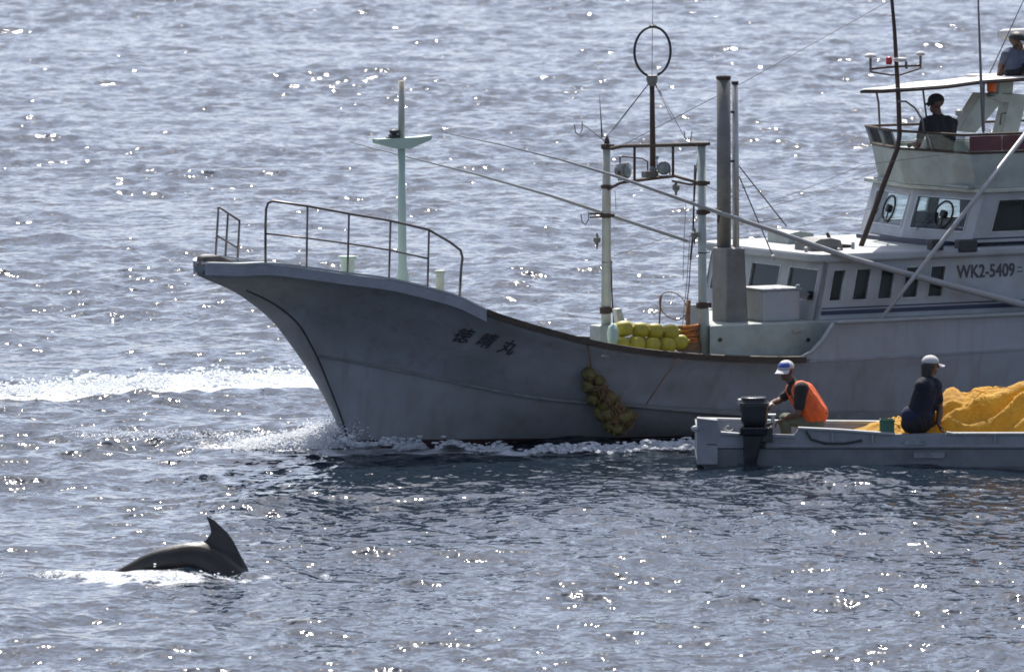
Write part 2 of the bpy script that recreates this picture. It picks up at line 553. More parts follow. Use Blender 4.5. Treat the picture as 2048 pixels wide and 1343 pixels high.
def net_mat():
    m = paint('golden_netting', (0.84, 0.48, 0.055), 0.85, (0.52, 0.29, 0.04), 3.0, 1.0, 0.6, 40, spec=0.2)
    n, l = nodes_of(m)
    p = n['Principled BSDF']
    p.inputs['Sheen Weight'].default_value = 0.3
    # light comes through the meshes of the loose netting
    tr = n.new('ShaderNodeBsdfTranslucent'); tr.inputs[0].default_value = (0.78, 0.48, 0.07, 1)
    x = n.new('ShaderNodeMixShader'); x.inputs[0].default_value = 0.35
    l.new(p.outputs[0], x.inputs[1]); l.new(tr.outputs[0], x.inputs[2])
    l.new(x.outputs[0], n['Material Output'].inputs[0])
    # the twine of the meshes, stretched along the folds
    tc = n.new('ShaderNodeTexCoord'); mp = n.new('ShaderNodeMapping')
    mp.inputs['Rotation'].default_value = (0, 0, 0.5); mp.inputs['Scale'].default_value = (0.45, 1.0, 1.0)
    l.new(tc.outputs['Object'], mp.inputs[0])
    vo = n.new('ShaderNodeTexVoronoi'); vo.feature = 'DISTANCE_TO_EDGE'; vo.inputs['Scale'].default_value = 26
    l.new(mp.outputs[0], vo.inputs['Vector'])
    r = n.new('ShaderNodeMapRange'); r.inputs['From Max'].default_value = 0.16; r.inputs['To Min'].default_value = 1.0; r.inputs['To Max'].default_value = 0.78
    l.new(vo.outputs['Distance'], r.inputs['Value'])
    mu = n.new('ShaderNodeMix'); mu.data_type = 'RGBA'; mu.blend_type = 'MULTIPLY'; mu.inputs[0].default_value = 1.0
    src = p.inputs['Base Color'].links[0].from_socket
    l.new(src, mu.inputs[6]); l.new(r.outputs[0], mu.inputs[7]); l.new(mu.outputs[2], p.inputs['Base Color'])
    return m


M['net'] = net_mat()

# ------------------------------------------------------------------ the fishing boat
YAW = math.radians(30)
ORG = G(700, 893)
SX_ = Vector((math.cos(YAW), math.sin(YAW), 0))       # towards the stern
SY_ = Vector((-math.sin(YAW), math.cos(YAW), 0))      # towards starboard, away from the shore


def SP(px, py, y):
    """the point of the boat's plane y seen at a place of the photograph, in the boat's own axes"""
    d = ray(px, py)
    t = (y - (CAM - ORG).dot(SY_)) / d.dot(SY_)
    q = CAM + d * t - ORG
    return Vector((q.dot(SX_), y, q.z))


def SXP(px, py, x):
    """the same for the plane x"""
    d = ray(px, py)
    t = (x - (CAM - ORG).dot(SX_)) / d.dot(SX_)
    q = CAM + d * t - ORG
    return Vector((x, q.dot(SY_), q.z))


boat = empty('fishing_boat', ORG, YAW)
tag(boat, 'long white fishing boat with flared bow, railings and tall wheelhouse', 'boat')


def smooth_interp(xs, ys):
    xs = np.array(xs, float); ys = np.array(ys, float)
    m = np.gradient(ys, xs)

    def f(x):
        x = np.clip(x, xs[0], xs[-1])
        i = int(min(np.searchsorted(xs, x, side='right') - 1, len(xs) - 2))
        h = xs[i + 1] - xs[i]; t = (x - xs[i]) / h
        return float((2 * t**3 - 3 * t**2 + 1) * ys[i] + (t**3 - 2 * t**2 + t) * h * m[i] + (-2 * t**3 + 3 * t**2) * ys[i + 1] + (t**3 - t**2) * h * m[i + 1])
    return f


TIP = SP(400, 530, 0)
XT = TIP.x
X_END = 15.5
bs_raw = smooth_interp([0, .12, .48, .9, 1.39, 2.41, 4.2, 6, 8, 12, 18], [.14, .36, .75, .95, 1.12, 1.40, 1.60, 1.72, 1.76, 1.76, 1.62])
Bs = lambda x: bs_raw(x - XT)
bk_raw = smooth_interp([0, 1, 2, 3, 4, 5, 6.5, 8, 12, 17], [0.05, .45, .82, 1.12, 1.33, 1.47, 1.60, 1.66, 1.68, 1.55])


def solve_line(pix, bf):
    xs, zs = [], []
    for px, py in pix:
        y = -1.0
        for _ in range(20):
            p = SP(px, py, y)
            y = -bf(p.x)
        xs.append(p.x); zs.append(p.z)
    o = sorted(zip(xs, zs))
    return [a for a, _ in o], [b for _, b in o]


sx, sz = solve_line([(470, 533), (530, 531), (610, 539), (690, 550), (780, 562), (860, 581), (920, 599), (968, 623),
                     (1040, 648), (1110, 668), (1190, 688), (1270, 702), (1360, 712), (1480, 719), (1590, 720)], Bs)
sx = [XT, XT + 0.12] + sx
sz = [TIP.z, TIP.z + 0.005] + sz
zend = sz[-1]
sx += [sx[-1] + 1.2, sx[-1] + 3, X_END + 1]
sz += [zend + 0.0, zend + 0.02, zend + 0.1]
Zs = smooth_interp(sx, sz)

# the stem, dark edge seen in the photograph
stem_pix = [(403, 549), (438, 563), (490, 579), (540, 603), (590, 641), (622, 690), (645, 738), (665, 790), (685, 840), (700, 890), (715, 960)]
stem_w = [.05, .10, .18, .25, .27, .23, .17, .11, .07, .045, .03]
st = [SP(a, b, -w) for (a, b), w in zip(stem_pix, stem_w)]
stz = [p.z for p in st][::-1]; stx = [p.x for p in st][::-1]; stw = stem_w[::-1]
Xstem = smooth_interp(stz, stx)
Wstem = smooth_interp(stz, stw)
ZK0 = SP(650, 708, -0.15).z
XK0 = Xstem(ZK0)
Bk = lambda x: bk_raw(max(0, x - XK0))
kx, kz = solve_line([(850, 750), (1060, 792), (1290, 812), (1480, 822), (1700, 826), (2040, 826)], Bk)
kx = [-4, XK0] + kx + [X_END + 1]
kz = [ZK0 + 0.12, ZK0] + kz + [kz[-1]]
Zk = smooth_interp(kx, kz)


def half_beam(x, z):
    """half-beam of the topsides at a place between the knuckle and the rail"""
    zs, zk = Zs(x), Zk(x)
    v = min(1, max(0, (zs - z) / max(0.05, zs - zk)))
    xs_ = Xstem(z); w = Wstem(z)
    s = max(0, x - xs_)
    L = 0.55 + 3.2 * v ** 1.6
    el = math.sqrt(max(0, 1 - (1 - min(1, s / L)) ** 2))
    full = Bs(x) * (1 - v) + max(Bk(x), 0.05) * v
    flare = (Bs(x) - Bk(x)) * 0.10 * math.sin(math.pi * v)     # hollow flare
    return w + max(0, full - flare - w) * (el if v > 0 else el)


NV, NU = 16, 90
hull = MB()


def hull_side(sgn):
    grid = []
    # rail to knuckle
    for j in range(NV + 1):
        v = j / NV
        row = []
        # stem start for this v
        a, b = XT, 3.0
        for _ in range(40):
            m_ = (a + b) / 2
            z = Zs(m_) * (1 - v) + Zk(m_) * v
            if Xstem(z) > m_: a = m_
            else: b = m_
        x0 = b if v > 0 else XT
        for i in range(NU + 1):
            u = i / NU
            x = x0 + (X_END - x0) * u ** 1.9
            z = Zs(x) * (1 - v) + Zk(x) * v
            if v == 0:
                y = Bs(x)
            else:
                y = half_beam(x, z)
                k = min(1, v * 6)
                y = y * k + min(Bs(x), y + (Bs(x) - y) * 0.8) * (1 - k)
            row.append((x, -sgn * y, z))
        grid.append(row)
    # under the knuckle: a small step inwards, then down to below the water
    for j, (t, ins) in enumerate([(0.0, 0.05), (0.10, 0.075), (0.3, 0.13), (0.55, 0.22), (0.8, 0.33), (1.0, 0.45), (1.35, 0.72)]):
        row = []
        a, b = XT, 3.0
        for _ in range(40):
            m_ = (a + b) / 2
            zk = Zk(m_) - 0.012
            z = zk * (1 - t) + 0.0 * t
            if Xstem(z) > m_: a = m_
            else: b = m_
        x0 = b
        for i in range(NU + 1):
            u = i / NU
            x = x0 + (X_END - x0) * u ** 1.9
            z = (Zk(x) - 0.012) * (1 - t)
            w = Wstem(z)
            s = max(0, x - x0)
            L = 3.75 + 0.9 * t
            el = math.sqrt(max(0, 1 - (1 - min(1, s / L)) ** 2))
            el = el ** (1 + 0.25 * t)
            y = w + max(0, Bk(x) - ins * min(1, s / 2.0) - w) * el
            row.append((x, -sgn * y, z))
        grid.append(row)
    return grid


faces_red = []
grids = {}
for sgn in (1, -1):
    g = hull_side(sgn)
    grids[sgn] = g
    base = len(hull.v)
    W_ = NU + 1
    for row in g:
        hull.v += row
    for j in range(len(g) - 1):
        for i in range(NU):
            a = base + j * W_ + i
            q = (a, a + W_, a + W_ + 1, a + 1)
            hull.f.append(q if sgn == 1 else q[::-1])
            faces_red.append(1 if j >= len(g) - 3 and False else 0)
# stem face between the two edges, gently rounded
n_rows = len(grids[1])
base = len(hull.v)
K = 6
for j in range(n_rows):
    pa = Vector(grids[1][j][0]); pb = Vector(grids[-1][j][0])
    for k in range(K + 1):
        t = k / K
        p = pa.lerp(pb, t)
        p.x -= abs(pa.y) * 0.62 * math.sin(math.pi * t)
        hull.v.append(tuple(p))
for j in range(n_rows - 1):
    for k in range(K):
        a = base + j * (K + 1) + k
        hull.f.append((a, a + 1, a + K + 2, a + K + 1)); faces_red.append(0)
# transom
tb = [g_[-1] for g_ in grids[1]]; tb2 = [g_[-1] for g_ in grids[-1]]
b0 = len(hull.v)
hull.v += tb + tb2
nr = len(tb)
for j in range(nr - 1):
    hull.f.append((b0 + j, b0 + nr + j, b0 + nr + j + 1, b0 + j + 1)); faces_red.append(0)
hull_o = mesh_obj('hull', hull.v, hull.f, M['hull'], boat, smooth=True)
# red bottom paint: the lowest strip, a touch proud of the hull
rb = MB()
for sgn in (1, -1):
    g = grids[sgn]
    b0 = len(rb.v)
    for t in (0, 1):
        for i in range(NU + 1):
            lo = Vector(g[-1][i]); hi = Vector(g[-2][i]); up3 = Vector(g[-3][i])
            p = hi.lerp(up3, 0.42) if t else lo
            p.y += -0.006 * sgn; 
            rb.v.append(tuple(p))
    for i in range(NU):
        a = b0 + i
        q = (a, a + 1, a + NU + 2, a + NU + 1)
        rb.f.append(q if sgn == 1 else q[::-1])
rb_o = rb.build('bottom_paint', M['red_bottom'], boat, smooth=True)


def along(x0, x1, n, zoff=0.0, out=0.0, sgn=1):
    pts = []
    for i in range(n + 1):
        x = x0 + (x1 - x0) * i / n
        pts.append(Vector((x, -sgn * (Bs(x) + out), Zs(x) + zoff)))
    return pts


def ribbon(name, pts, dout, h, mat, sgn=1, down=True):
    """a strip with thickness that follows a line of the hull"""
    m = MB()
    n = len(pts)
    for p in pts:
        s = -sgn
        m.v += [(p.x, p.y, p.z), (p.x, p.y + s * dout, p.z), (p.x, p.y + s * dout * 0.8, p.z - h), (p.x, p.y - s * 0.01, p.z - h)]
    for i in range(n - 1):
        for k in range(4):
            a = i * 4 + k; b = i * 4 + (k + 1) % 4
            m.f.append((a, b, b + 4, a + 4))
    m.f += [(0, 3, 2, 1), tuple((n - 1) * 4 + k for k in range(4))]
    return m.build(name, mat, boat)


X968 = None
for x in np.linspace(0, 5, 400):
    # where the grey band ends and the brown cap begins
    p = ORG + SX_ * x + SY_ * (-Bs(x)) + Vector((0, 0, Zs(x)))
    d = p - CAM
    if 1024 + F_PIX * d.dot(cR) / d.dot(cF) > 970:
        X968 = float(x); break


def xs_for_px(px, b=None, z=1.0):
    for x in np.linspace(XT, X_END, 3000):
        p = ORG + SX_ * x + SY_ * (-(Bs(x) if b is None else b)) + Vector((0, 0, z))
        d = p - CAM
        if 1024 + F_PIX * d.dot(cR) / d.dot(cF) > px:
            return float(x)
    return X_END


def xspace(a, b, n, pw=1.6):
    return [a + (b - a) * (i / n) ** pw for i in range(n + 1)]


for sgn in (1, -1):
    pts = [Vector((x, -sgn * (Bs(x) - 0.01), Zs(x) + 0.012)) for x in xspace(XT, X968, 40, 2)]
    ribbon('bow_rubbing_band', pts, 0.045, 0.125, M['band'], sgn)
    # flat rail top over the band
    m = MB()
    for p in pts:
        m.v += [(p.x, p.y - sgn * 0.05, p.z + 0.004), (p.x, p.y - sgn * 0.05, p.z + 0.03), (p.x, p.y + sgn * 0.10, p.z + 0.03), (p.x, p.y + sgn * 0.10, p.z + 0.004)]
    for i in range(len(pts) - 1):
        for k in range(4):
            a = i * 4 + k; b = i * 4 + (k + 1) % 4
            m.f.append((a, b, b + 4, a + 4))
    m.f += [(0, 1, 2, 3), tuple((len(pts) - 1) * 4 + k for k in range(4))[::-1]]
    m.build('bow_rail_cap', M['white'], boat)
X1590 = xs_for_px(1595)
for sgn in (1, -1):
    pts = [Vector((x, -sgn * (Bs(x) - 0.10), Zs(x) + 0.03)) for x in np.linspace(X968, X1590 + 0.1, 50)]
    m = MB()
    for p in pts:
        m.v += [(p.x, p.y, p.z - 0.005), (p.x, p.y, p.z + 0.02), (p.x, p.y - sgn * 0.15, p.z + 0.015), (p.x, p.y - sgn * 0.15, p.z - 0.06), (p.x, p.y - sgn * 0.09, p.z - 0.06)]
    for i in range(len(pts) - 1):
        for k in range(5):
            a = i * 5 + k; b = i * 5 + (k + 1) % 5
            m.f.append((a, b, b + 5, a + 5))
    m.f += [(0, 1, 2, 3, 4), tuple((len(pts) - 1) * 5 + k for k in range(5))[::-1]]
    m.build('gunwale_cap', M['wood'], boat)

# knuckle strake, thin lip that widens towards the stern
for sgn in (1, -1):
    g = grids[sgn]
    m = MB(); rows = g[NV]
    for i in range(0, NU + 1):
        x, y, z = rows[i]
        h = 0.018 + 0.07 * min(1, max(0, (x - 3.2) / 3.0))
        s = -sgn
        m.v += [(x, y - s * 0.004, z + 0.015), (x, y + s * 0.022, z + 0.008), (x, y + s * 0.018, z - h), (x, y - s * 0.03, z - h)]
    for i in range(NU):
        for k in range(4):
            a = i * 4 + k; b = i * 4 + (k + 1) % 4
            m.f.append((a, b, b + 4, a + 4))
    m.build('knuckle_strake', paint('dark_strake', (0.20, 0.21, 0.21), 0.6, (0.1, 0.1, 0.09), 6, 0.7) if sgn == 1 else bpy.data.materials['dark_strake'], boat)

# dark line down the stem edge
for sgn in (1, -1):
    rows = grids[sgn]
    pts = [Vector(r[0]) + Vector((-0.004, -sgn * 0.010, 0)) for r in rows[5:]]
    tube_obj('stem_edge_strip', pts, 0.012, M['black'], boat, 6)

# deck
dk = MB()
xsd = xspace(XT + 0.25, X_END - 0.05, 60, 1.4)
for x in xsd:
    drop = 0.10 + 0.42 * min(1, max(0, (x - 0.6) / 2.0))
    z = Zs(x) - drop
    hb = max(0.05, min(Bs(x) - 0.12, half_beam(x, z) - 0.05))
    dk.v += [(x, -hb, z), (x, hb, z)]
for i in range(len(xsd) - 1):
    a = i * 2
    dk.f.append((a, a + 2, a + 3, a + 1))
dk.build('deck', M['white'], boat)
# inner side of the bulwark
ib = MB()
for sgn in (1, -1):
    b0 = len(ib.v)
    xi = xspace(XT + 0.3, X_END - 0.1, 60, 1.3)
    for x in xi:
        drop = 0.10 + 0.42 * min(1, max(0, (x - 0.6) / 2.0))
        hb1 = Bs(x) - 0.09
        z0 = Zs(x) - drop - 0.02
        hb0 = max(0.05, min(hb1, half_beam(x, z0) - 0.045))
        ib.v += [(x, -sgn * hb0, z0), (x, -sgn * hb1, Zs(x) + 0.01)]
    for i in range(len(xi) - 1):
        a = b0 + i * 2
        q = (a, a + 1, a + 3, a + 2)
        ib.f.append(q if sgn == 1 else q[::-1])
ib.build('bulwark_lining', M['green'], boat)


def deck_z(x):
    return Zs(x) - (0.10 + 0.42 * min(1, max(0, (x - 0.6) / 2.0)))


# stem head block with rollers
sh = MB()
a = SP(398, 548, 0); b = SP(399, 512, 0); c = SP(432, 510, 0); d = SP(476, 528, 0); e = SP(480, 540, 0)
prof = [(a.x, a.z), (e.x, e.z), (d.x, d.z), (c.x, c.z), (b.x + 0.02, b.z)]
w = 0.11
for s in (-1, 1):
    sh.v += [(x, s * w, z) for x, z in prof]
sh.f += [(0, 1, 2, 3, 4), (9, 8, 7, 6, 5)] + [(i, i + 5, (i + 1) % 5 + 5, (i + 1) % 5) for i in range(5)]
sh.build('stem_head', M['grey_wood'], boat, bevel=0.02)


# ---- railings
def rail_y(sgn, x, inset=0.03):
    return -sgn * (Bs(x) - inset)


def NP(px, py, sgn=1, inset=0.03):
    """a point over the near (1) or far (-1) rail line seen at px, py"""
    y = -sgn * 1.0
    for _ in range(25):
        p = SP(px, py, y)
        y = y * 0.5 + rail_y(sgn, min(max(p.x, XT), X_END), inset) * 0.5
    return SP(px, py, y)


rail = empty('bow_railing', parent=boat)
top = [(531, 528), (531, 450), (532, 418), (536, 406), (545, 402), (615, 412), (697, 427), (780, 441), (857, 459), (900, 484), (921, 500), (925, 515), (922, 540), (919, 595)]
pp = [NP(a, b) for a, b in top]
tube_obj('top_rail', pp, 0.0165, M['rail'], rail)
tube_obj('middle_rail', [NP(a, b) for a, b in [(532, 467), (614, 476), (697, 487), (780, 500), (857, 517)]], 0.012, M['rail'], rail)
for (tx, ty), (bx, by) in [((615, 412), (613, 537)), ((698, 427), (695, 549)), ((781, 441), (778, 560)), ((858, 459), (855, 577))]:
    b_ = NP(bx, by); t_ = NP(tx, ty)
    tube_obj('railing_post', [b_, t_], 0.0135, M['rail'], rail)
# short far railing
# far side rail: line over the starboard edge
fr = [NP(a, b, -1, 0.05) for a, b in [(437, 414), (456, 426), (479, 441)]]
tube_obj('top_rail', [fr[0] + Vector((-.01, 0, -.02)), fr[0], fr[1], fr[2]], 0.015, M['rail'], rail)
tube_obj('middle_rail', [NP(a, b, -1, 0.05) for a, b in [(434, 471), (476, 496)]], 0.012, M['rail'], rail)
for (tx, ty), (bx, by) in [((437, 414), (430, 531)), ((456, 426), (450, 527)), ((479, 441), (475, 520))]:
    t_ = NP(tx, ty, -1, 0.05)
    b_ = SP(bx, by, t_.y)
    tube_obj('railing_post', [b_, t_], 0.0145, M['rail'], rail)

# ---- bollards on the foredeck
def bollard(px, top_y, r, h, y, mat, lbl):
    p = SP(px, top_y, y)
    m = MB().lathe([(r * 0.80, -h), (r * 0.80, -0.05), (r * 0.95, -0.035), (r * 1.08, -0.03), (r * 1.08, 0), (r * 0.9, 0.004)], p, n=18)
    o = smooth_tubes(m.build('bollard', mat, boat)); o['label'] = lbl


bollard(695, 512, 0.105, 0.5, -0.55, M['mint'], 'pale green bollard')
bollard(880, 541, 0.062, 0.45, -0.75, M['cream'], 'small white bollard')

# ---- foremast with crosstree
fm = empty('foremast', parent=boat)
pb = SP(807, 585, 0.0); pt = SP(803, 162, 0.0)
z4 = SP(806, 560, 0.0)
tube_obj('mast_tube', [pb, z4, SP(805, 530, 0), SP(804, 440, 0), SP(803, 295, 0)], [0.085, 0.078, 0.052, 0.050, 0.045], M['mint'], fm, 14)
tube_obj('mast_top', [SP(803, 290, 0), pt], [0.040, 0.038], M['cream'], fm, 14)
ct = MB()
prof = [SP(750, 278, 0), SP(752, 287, 0), SP(788, 297, 0), SP(815, 297, 0), SP(857, 279, 0), SP(859, 270, 0), SP(830, 274, 0), SP(790, 276, 0)]
for s in (-0.075, 0.075):
    ct.v += [(p.x, s, p.z) for p in prof]
n_ = len(prof)
ct.f += [tuple(range(n_)), tuple(range(n_, 2 * n_))[::-1]] + [(i, i + n_, (i + 1) % n_ + n_, (i + 1) % n_) for i in range(n_)]
ct.build('crosstree', M['mint'], fm)
lp = SP(788, 277, 0)
lm = MB().box(lp.x - 0.05, lp.x + 0.05, -0.05, 0.05, lp.z - 0.01, lp.z + 0.05)
lm.lathe([(0.03, 0.05), (0.055, 0.06), (0.055, 0.10), (0.03, 0.115)], lp, n=12)
lm.box(lp.x - 0.10, lp.x - 0.05, -0.02, 0.02, lp.z, lp.z + 0.02)
lm.build('mast_lamp', M['black'], fm)

# ---- gantry: two posts, crossbar, lower frame
GY = 1.17
ga = empty('net_gantry', parent=boat)
p0 = SP(1212, 700, GY); p1 = SP(1213, 287, GY)
tube_obj('gantry_post', [p0, SP(1213, 400, GY), p1], [0.062, 0.055, 0.047], M['cream'], ga, 14)
q0 = SP(1408, 712, -GY); q1 = SP(1403, 292, -GY)
tube_obj('gantry_post', [q0, SP(1407, 610, -GY), SP(1405, 609, -GY), q1], [0.078, 0.072, 0.060, 0.050], M['green'], ga, 14)
# caps and clamps
def collar(px, py, y, r, h, mat=M['rust'], name='clamp'):
    p = SP(px, py, y)
    m = MB().lathe([(r * 0.8, -h / 2), (r, -h / 2 + 0.008), (r, h / 2 - 0.008), (r * 0.8, h / 2)], p, n=14)
    m.box(p.x + r * 0.7, p.x + r * 1.5, p.y - 0.02, p.y + 0.02, p.z - h * 0.35, p.z + h * 0.35)
    m.build(name, mat, ga)


for px, py, r, h in [(1213, 293, .068, .07), (1212, 373, .066, .05), (1212, 431, .074, .055), (1212, 524, .058, .02), (1211, 620, .072, .09)]:
    collar(px, py, GY, r, h)
for px, py, r, h in [(1403, 288, .075, .05), (1404, 366, .068, .06), (1404, 424, .070, .065), (1405, 505, .064, .02), (1405, 610, .078, .08)]:
    collar(px, py, -GY, r, h)
tube_obj('post_finial', [SP(1214, 290, GY), SP(1214, 272, GY)], [0.045, 0.015], M['rust'], ga)


def GAN(px, py):
    """a point in the gantry's own plane between the two posts"""
    A = p1; B = q1
    t = (px - 1213) / (1403 - 1213)
    y = A.y + (B.y - A.y) * t
    return SP(px, py, y)


tube_obj('crossbar', [GAN(1222, 297), GAN(1245, 292), GAN(1300, 291), GAN(1397, 289)], 0.024, M['rust'], ga)
tube_obj('crossbar', [GAN(1217, 378), GAN(1240, 366), GAN(1262, 362), GAN(1290, 359), GAN(1350, 352), GAN(1398, 366)], 0.020, M['rust'], ga)
tube_obj('crossbar', [GAN(1345, 362), GAN(1380, 369), GAN(1398, 368)], 0.014, M['rust'], ga)
for px, a, b in [(1269, 292, 358), (1346, 291, 353)]:
    tube_obj('frame_upright', [GAN(px, a), GAN(px, b)], 0.017, M['rust'], ga)
tube_obj('lamp_guard', [GAN(1240, 345), GAN(1240, 314), GAN(1246, 313), GAN(1285, 317), GAN(1295, 323), GAN(1296, 355)], 0.010, M['rust'], ga)
# loop antenna mast
an = empty('loop_antenna', parent=boat)
ay = GAN(1304, 290).y
tube_obj('antenna_mast', [SP(1306, 352, ay), SP(1304, 165, ay)], [0.038, 0.030], M['rust'], an, 10)
cx_ = SP(1305, 103, ay)
ring = []
rx = 37 / 143.0; rz = 50 / 165.0
for k in range(29):
    t = -math.pi / 2 + 0.30 + (2 * math.pi - 0.60) * k / 28
    ring.append((cx_.x + rx * math.cos(t), ay, cx_.z + rz * math.sin(t)))
tube_obj('antenna_loop', ring, 0.0165, M['black'], an, 8)
c_ = SP(1305, 53, ay)
MB().lathe([(0.01, -0.02), (0.05, -0.015), (0.05, 0.01), (0.012, 0.035)], c_, n=10).build('loop_cap', M['black'], an)
c_ = SP(1304, 160, ay)
MB().lathe([(0.03, -0.08), (0.055, -0.05), (0.07, 0.0), (0.07, 0.055), (0.05, 0.06)], c_, n=10).build('coupling_box', M['stack'], an)
tube_obj('whip', [SP(1304, 150, ay), SP(1305, 53, ay), SP(1306, -25, ay)], [0.004, 0.004, 0.0028], M['wire'], an, 5)
for a, b in [((1297, 168), (1225, 262)), ((1312, 168), (1372, 280)), ((1297, 168), (1208, 280)), ((1310, 168), (1345, 240))]:
    tube_obj('stay', [SP(*a, ay), GAN(*b)], [0.007, 0.003], M['wire'], an, 5)
# floodlights
def floodlight(px, py, r, turn, lbl):
    c = GAN(px, py)
    f = empty('floodlight', c, turn, ga)
    f['label'] = lbl
    m = MB().lathe([(r * .35, 0.13), (r * .75, 0.11), (r, 0.0), (r * 1.03, -0.01), (r * 1.03, -0.035), (r * .94, -0.035)], (0, 0, 0), (0, 1, 0), 18)
    smooth_tubes(m.build('lamp_housing', M['stack'] if r < .1 else M['green'], f))
    smooth_tubes(MB().lathe([(r * .93, -0.03), (r * .7, -0.045), (r * .2, -0.052)], (0, 0, 0), (0, 1, 0), 18).build('lens', M['lens'], f))
    MB().tube([(-r * 1.05, 0.03, 0), (-r * 1.05, 0.03, -r * 1.2), (r * 1.05, 0.03, -r * 1.2), (r * 1.05, 0.03, 0)], 0.009, 6).build('bracket', M['rust'], f)


floodlight(1250, 341, 0.098, 0.5, 'large dark green floodlight')
floodlight(1327, 336, 0.082, -0.35, 'round grey floodlight')
c_ = GAN(1305, 345)
m = MB().box(c_.x - .13, c_.x + .06, c_.y - .05, c_.y + .05, c_.z - .06, c_.z + .02)
m.lathe([(.05, .02), (.035, .06), (.012, .09), (.012, .14)], (c_.x, c_.y, c_.z), n=8)
m.build('winch_block', M['stack'], ga, bevel=0.015)
c_ = GAN(1314, 319)
MB().lathe([(.008, -.1), (.008, 0), (.022, .01), (.022, .04), (.008, .05)], c_, n=8).build('anchor_light', M['lens'], ga)
# hooks, blocks and the whips on the posts
def hook(px, py, y, s=1.0, flip=1):
    pts = [SP(px + 17 * flip * s, py - 12 * s, y), SP(px + 17 * flip * s, py + 6 * s, y), SP(px + 10 * flip * s, py + 18 * s, y), SP(px + 2 * flip * s, py + 12 * s, y), SP(px, py - 6 * s, y)]
    tube_obj('pole_hook', pts, 0.008, M['wire'], ga, 6)


hook(1162, 433, GY, 0.9); hook(1149, 254, GY, 0.9)
tube_obj('hook_arm', [SP(1180, 427, GY), SP(1206, 427, GY)], 0.013, M['rust'], ga)
tube_obj('hook_arm', [SP(1180, 435, GY), SP(1206, 433, GY)], 0.011, M['rust'], ga)
tube_obj('hook_arm', [SP(1163, 246, GY), SP(1210, 283, GY)], 0.007, M['steel'], ga)
tube_obj('crown_hook', [SP(1368, 262, -GY * .8), SP(1370, 276, -GY * .8), SP(1380, 288, -GY * .8), SP(1384, 262, -GY * .8)], 0.007, M['rust'], ga, 6)
tube_obj('whip', [SP(1204, 275, GY), SP(1203, 255, GY), SP(1199, 190, GY)], [0.012, 0.010, 0.0025], M['black'], ga, 6)
tube_obj('hook_arm', [SP(1418, 420, -GY), SP(1440, 418, -GY), SP(1436, 445, -GY)], 0.013, M['rust'], ga)
for px, py, y, s in [(1194, 480, GY, 1), (1389, 470, -GY, 1), (1352, 376, -.5, .9)]:
    c = SP(px, py, y)
    m = MB().lathe([(.008, .09), (.02, .05), (.045, .03), (.045, -.02), (.02, -.04), (.006, -.12)], c, n=10)
    m.build('pulley_block', M['stack'], ga)
# foot bracket of the far post and the roller on the near rail
c = SP(1212, 665, GY)
MB().box(c.x - .17, c.x + .05, c.y - .12, c.y + .12, c.z - .12, c.z + .10).box(c.x + .05, c.x + .17, c.y - .1, c.y + .1, c.z - .18, c.z + .03).build('post_foot', M['green'], ga, bevel=0.02)
# hanging tackle beside the near post
for pts, r in [([(1397, 300), (1392, 350), (1388, 410), (1384, 480), (1378, 570), (1370, 640)], .008), ([(1390, 330), (1386, 470), (1381, 520)], .014),
               ([(1380, 470), (1374, 560), (1365, 650)], .005), ([(1372, 400), (1368, 480), (1366, 560)], .004), ([(1232, 420), (1230, 380)], .004),
               ([(1222, 520), (1224, 590), (1228, 650)], .010)]:
    y = -GY * 0.7 if pts[0][0] > 1300 else GY
    tube_obj('hanging_line', [SP(a, b, y) for a, b in pts], r, M['wire'] if r < .01 else M['rust'], ga, 6)
# rope ladder rungs between the lines
rl = MB()
for k in range(12):
    yy = 470 + k * 14
    rl.tube([SP(1367 + 0, yy, -GY * .7), SP(1385 - k * .8, yy + 1, -GY * .7)], 0.004, 5)
for s in rl.build('rope_rungs', M['wire'], ga),:
    s['kind'] = 'stuff'

# ---- outrigger poles
def pole(pts, rs, mat, name='outrigger_pole', n=9):
    return tube_obj(name, pts, rs, mat, boat, n)


pole([SP(700, 284, GY + .05), SP(830, 318, GY + .05), SP(950, 348, GY + .05), SP(1100, 391, GY + .1), SP(1210, 427, GY + .12), SP(1376, 482, GY + .1)],
     [.005, .009, .013, .018, .023, .022], M['pole'])
pole([SP(885, 264, -GY), SP(1000, 289, -GY), SP(1120, 319, -GY), SP(1230, 352, -GY), SP(1400, 412, -GY - .1), SP(1560, 466, -GY - .15), SP(1700, 516, -1.50), SP(1860, 560, -1.55), SP(2060, 612, -1.60), SP(2200, 650, -1.6)],
     [.005, .008, .011, .019, .024, .030, .036, .042, .048, .048], M['pole'])
pole([SP(2060, 256, -1.5), SP(1930, 424, -1.6), SP(1845, 532, -1.7), SP(1760, 640, -1.74)], [.030, .030, .028, .024], M['pole'], 'stay_pole')

# ---- coaming block, casing and stacks
zc_top = SP(1420, 651, -1.40).z
x_a = SP(1420, 712, -1.40).x
x_b = xs_for_px(1760, 1.40, zc_top)
zc_bot = Zs(x_a) - 0.22
co = MB().hexa([(x_a, -1.39, zc_bot), (x_b + 2.5, -1.39, zc_bot), (x_b + 2.5, 1.40, zc_bot), (x_a + 1.45, 1.25, zc_bot),
    (x_a, -1.40, zc_top), (x_b + 2.5, -1.40, zc_top), (x_b + 2.5, 1.40, zc_top), (x_a + 1.45, 1.25, zc_top)])
co.build('raised_deck_coaming', M['green'], boat, bevel=0.02)
for px, py in [(1440, 679), (1616, 679)]:
    c = SP(px, py, -1.402)
    MB().lathe([(.026, .012), (.026, 0), (.0, 0)], c, (0, -1, 0), 12).build('drain_port', M['black'], boat)
c = SP(1600, 660, -1.405)
MB().box(c.x - .1, c.x + .03, -1.42, -1.401, c.z - .02, c.z).build('coaming_latch', M['steel'], boat)
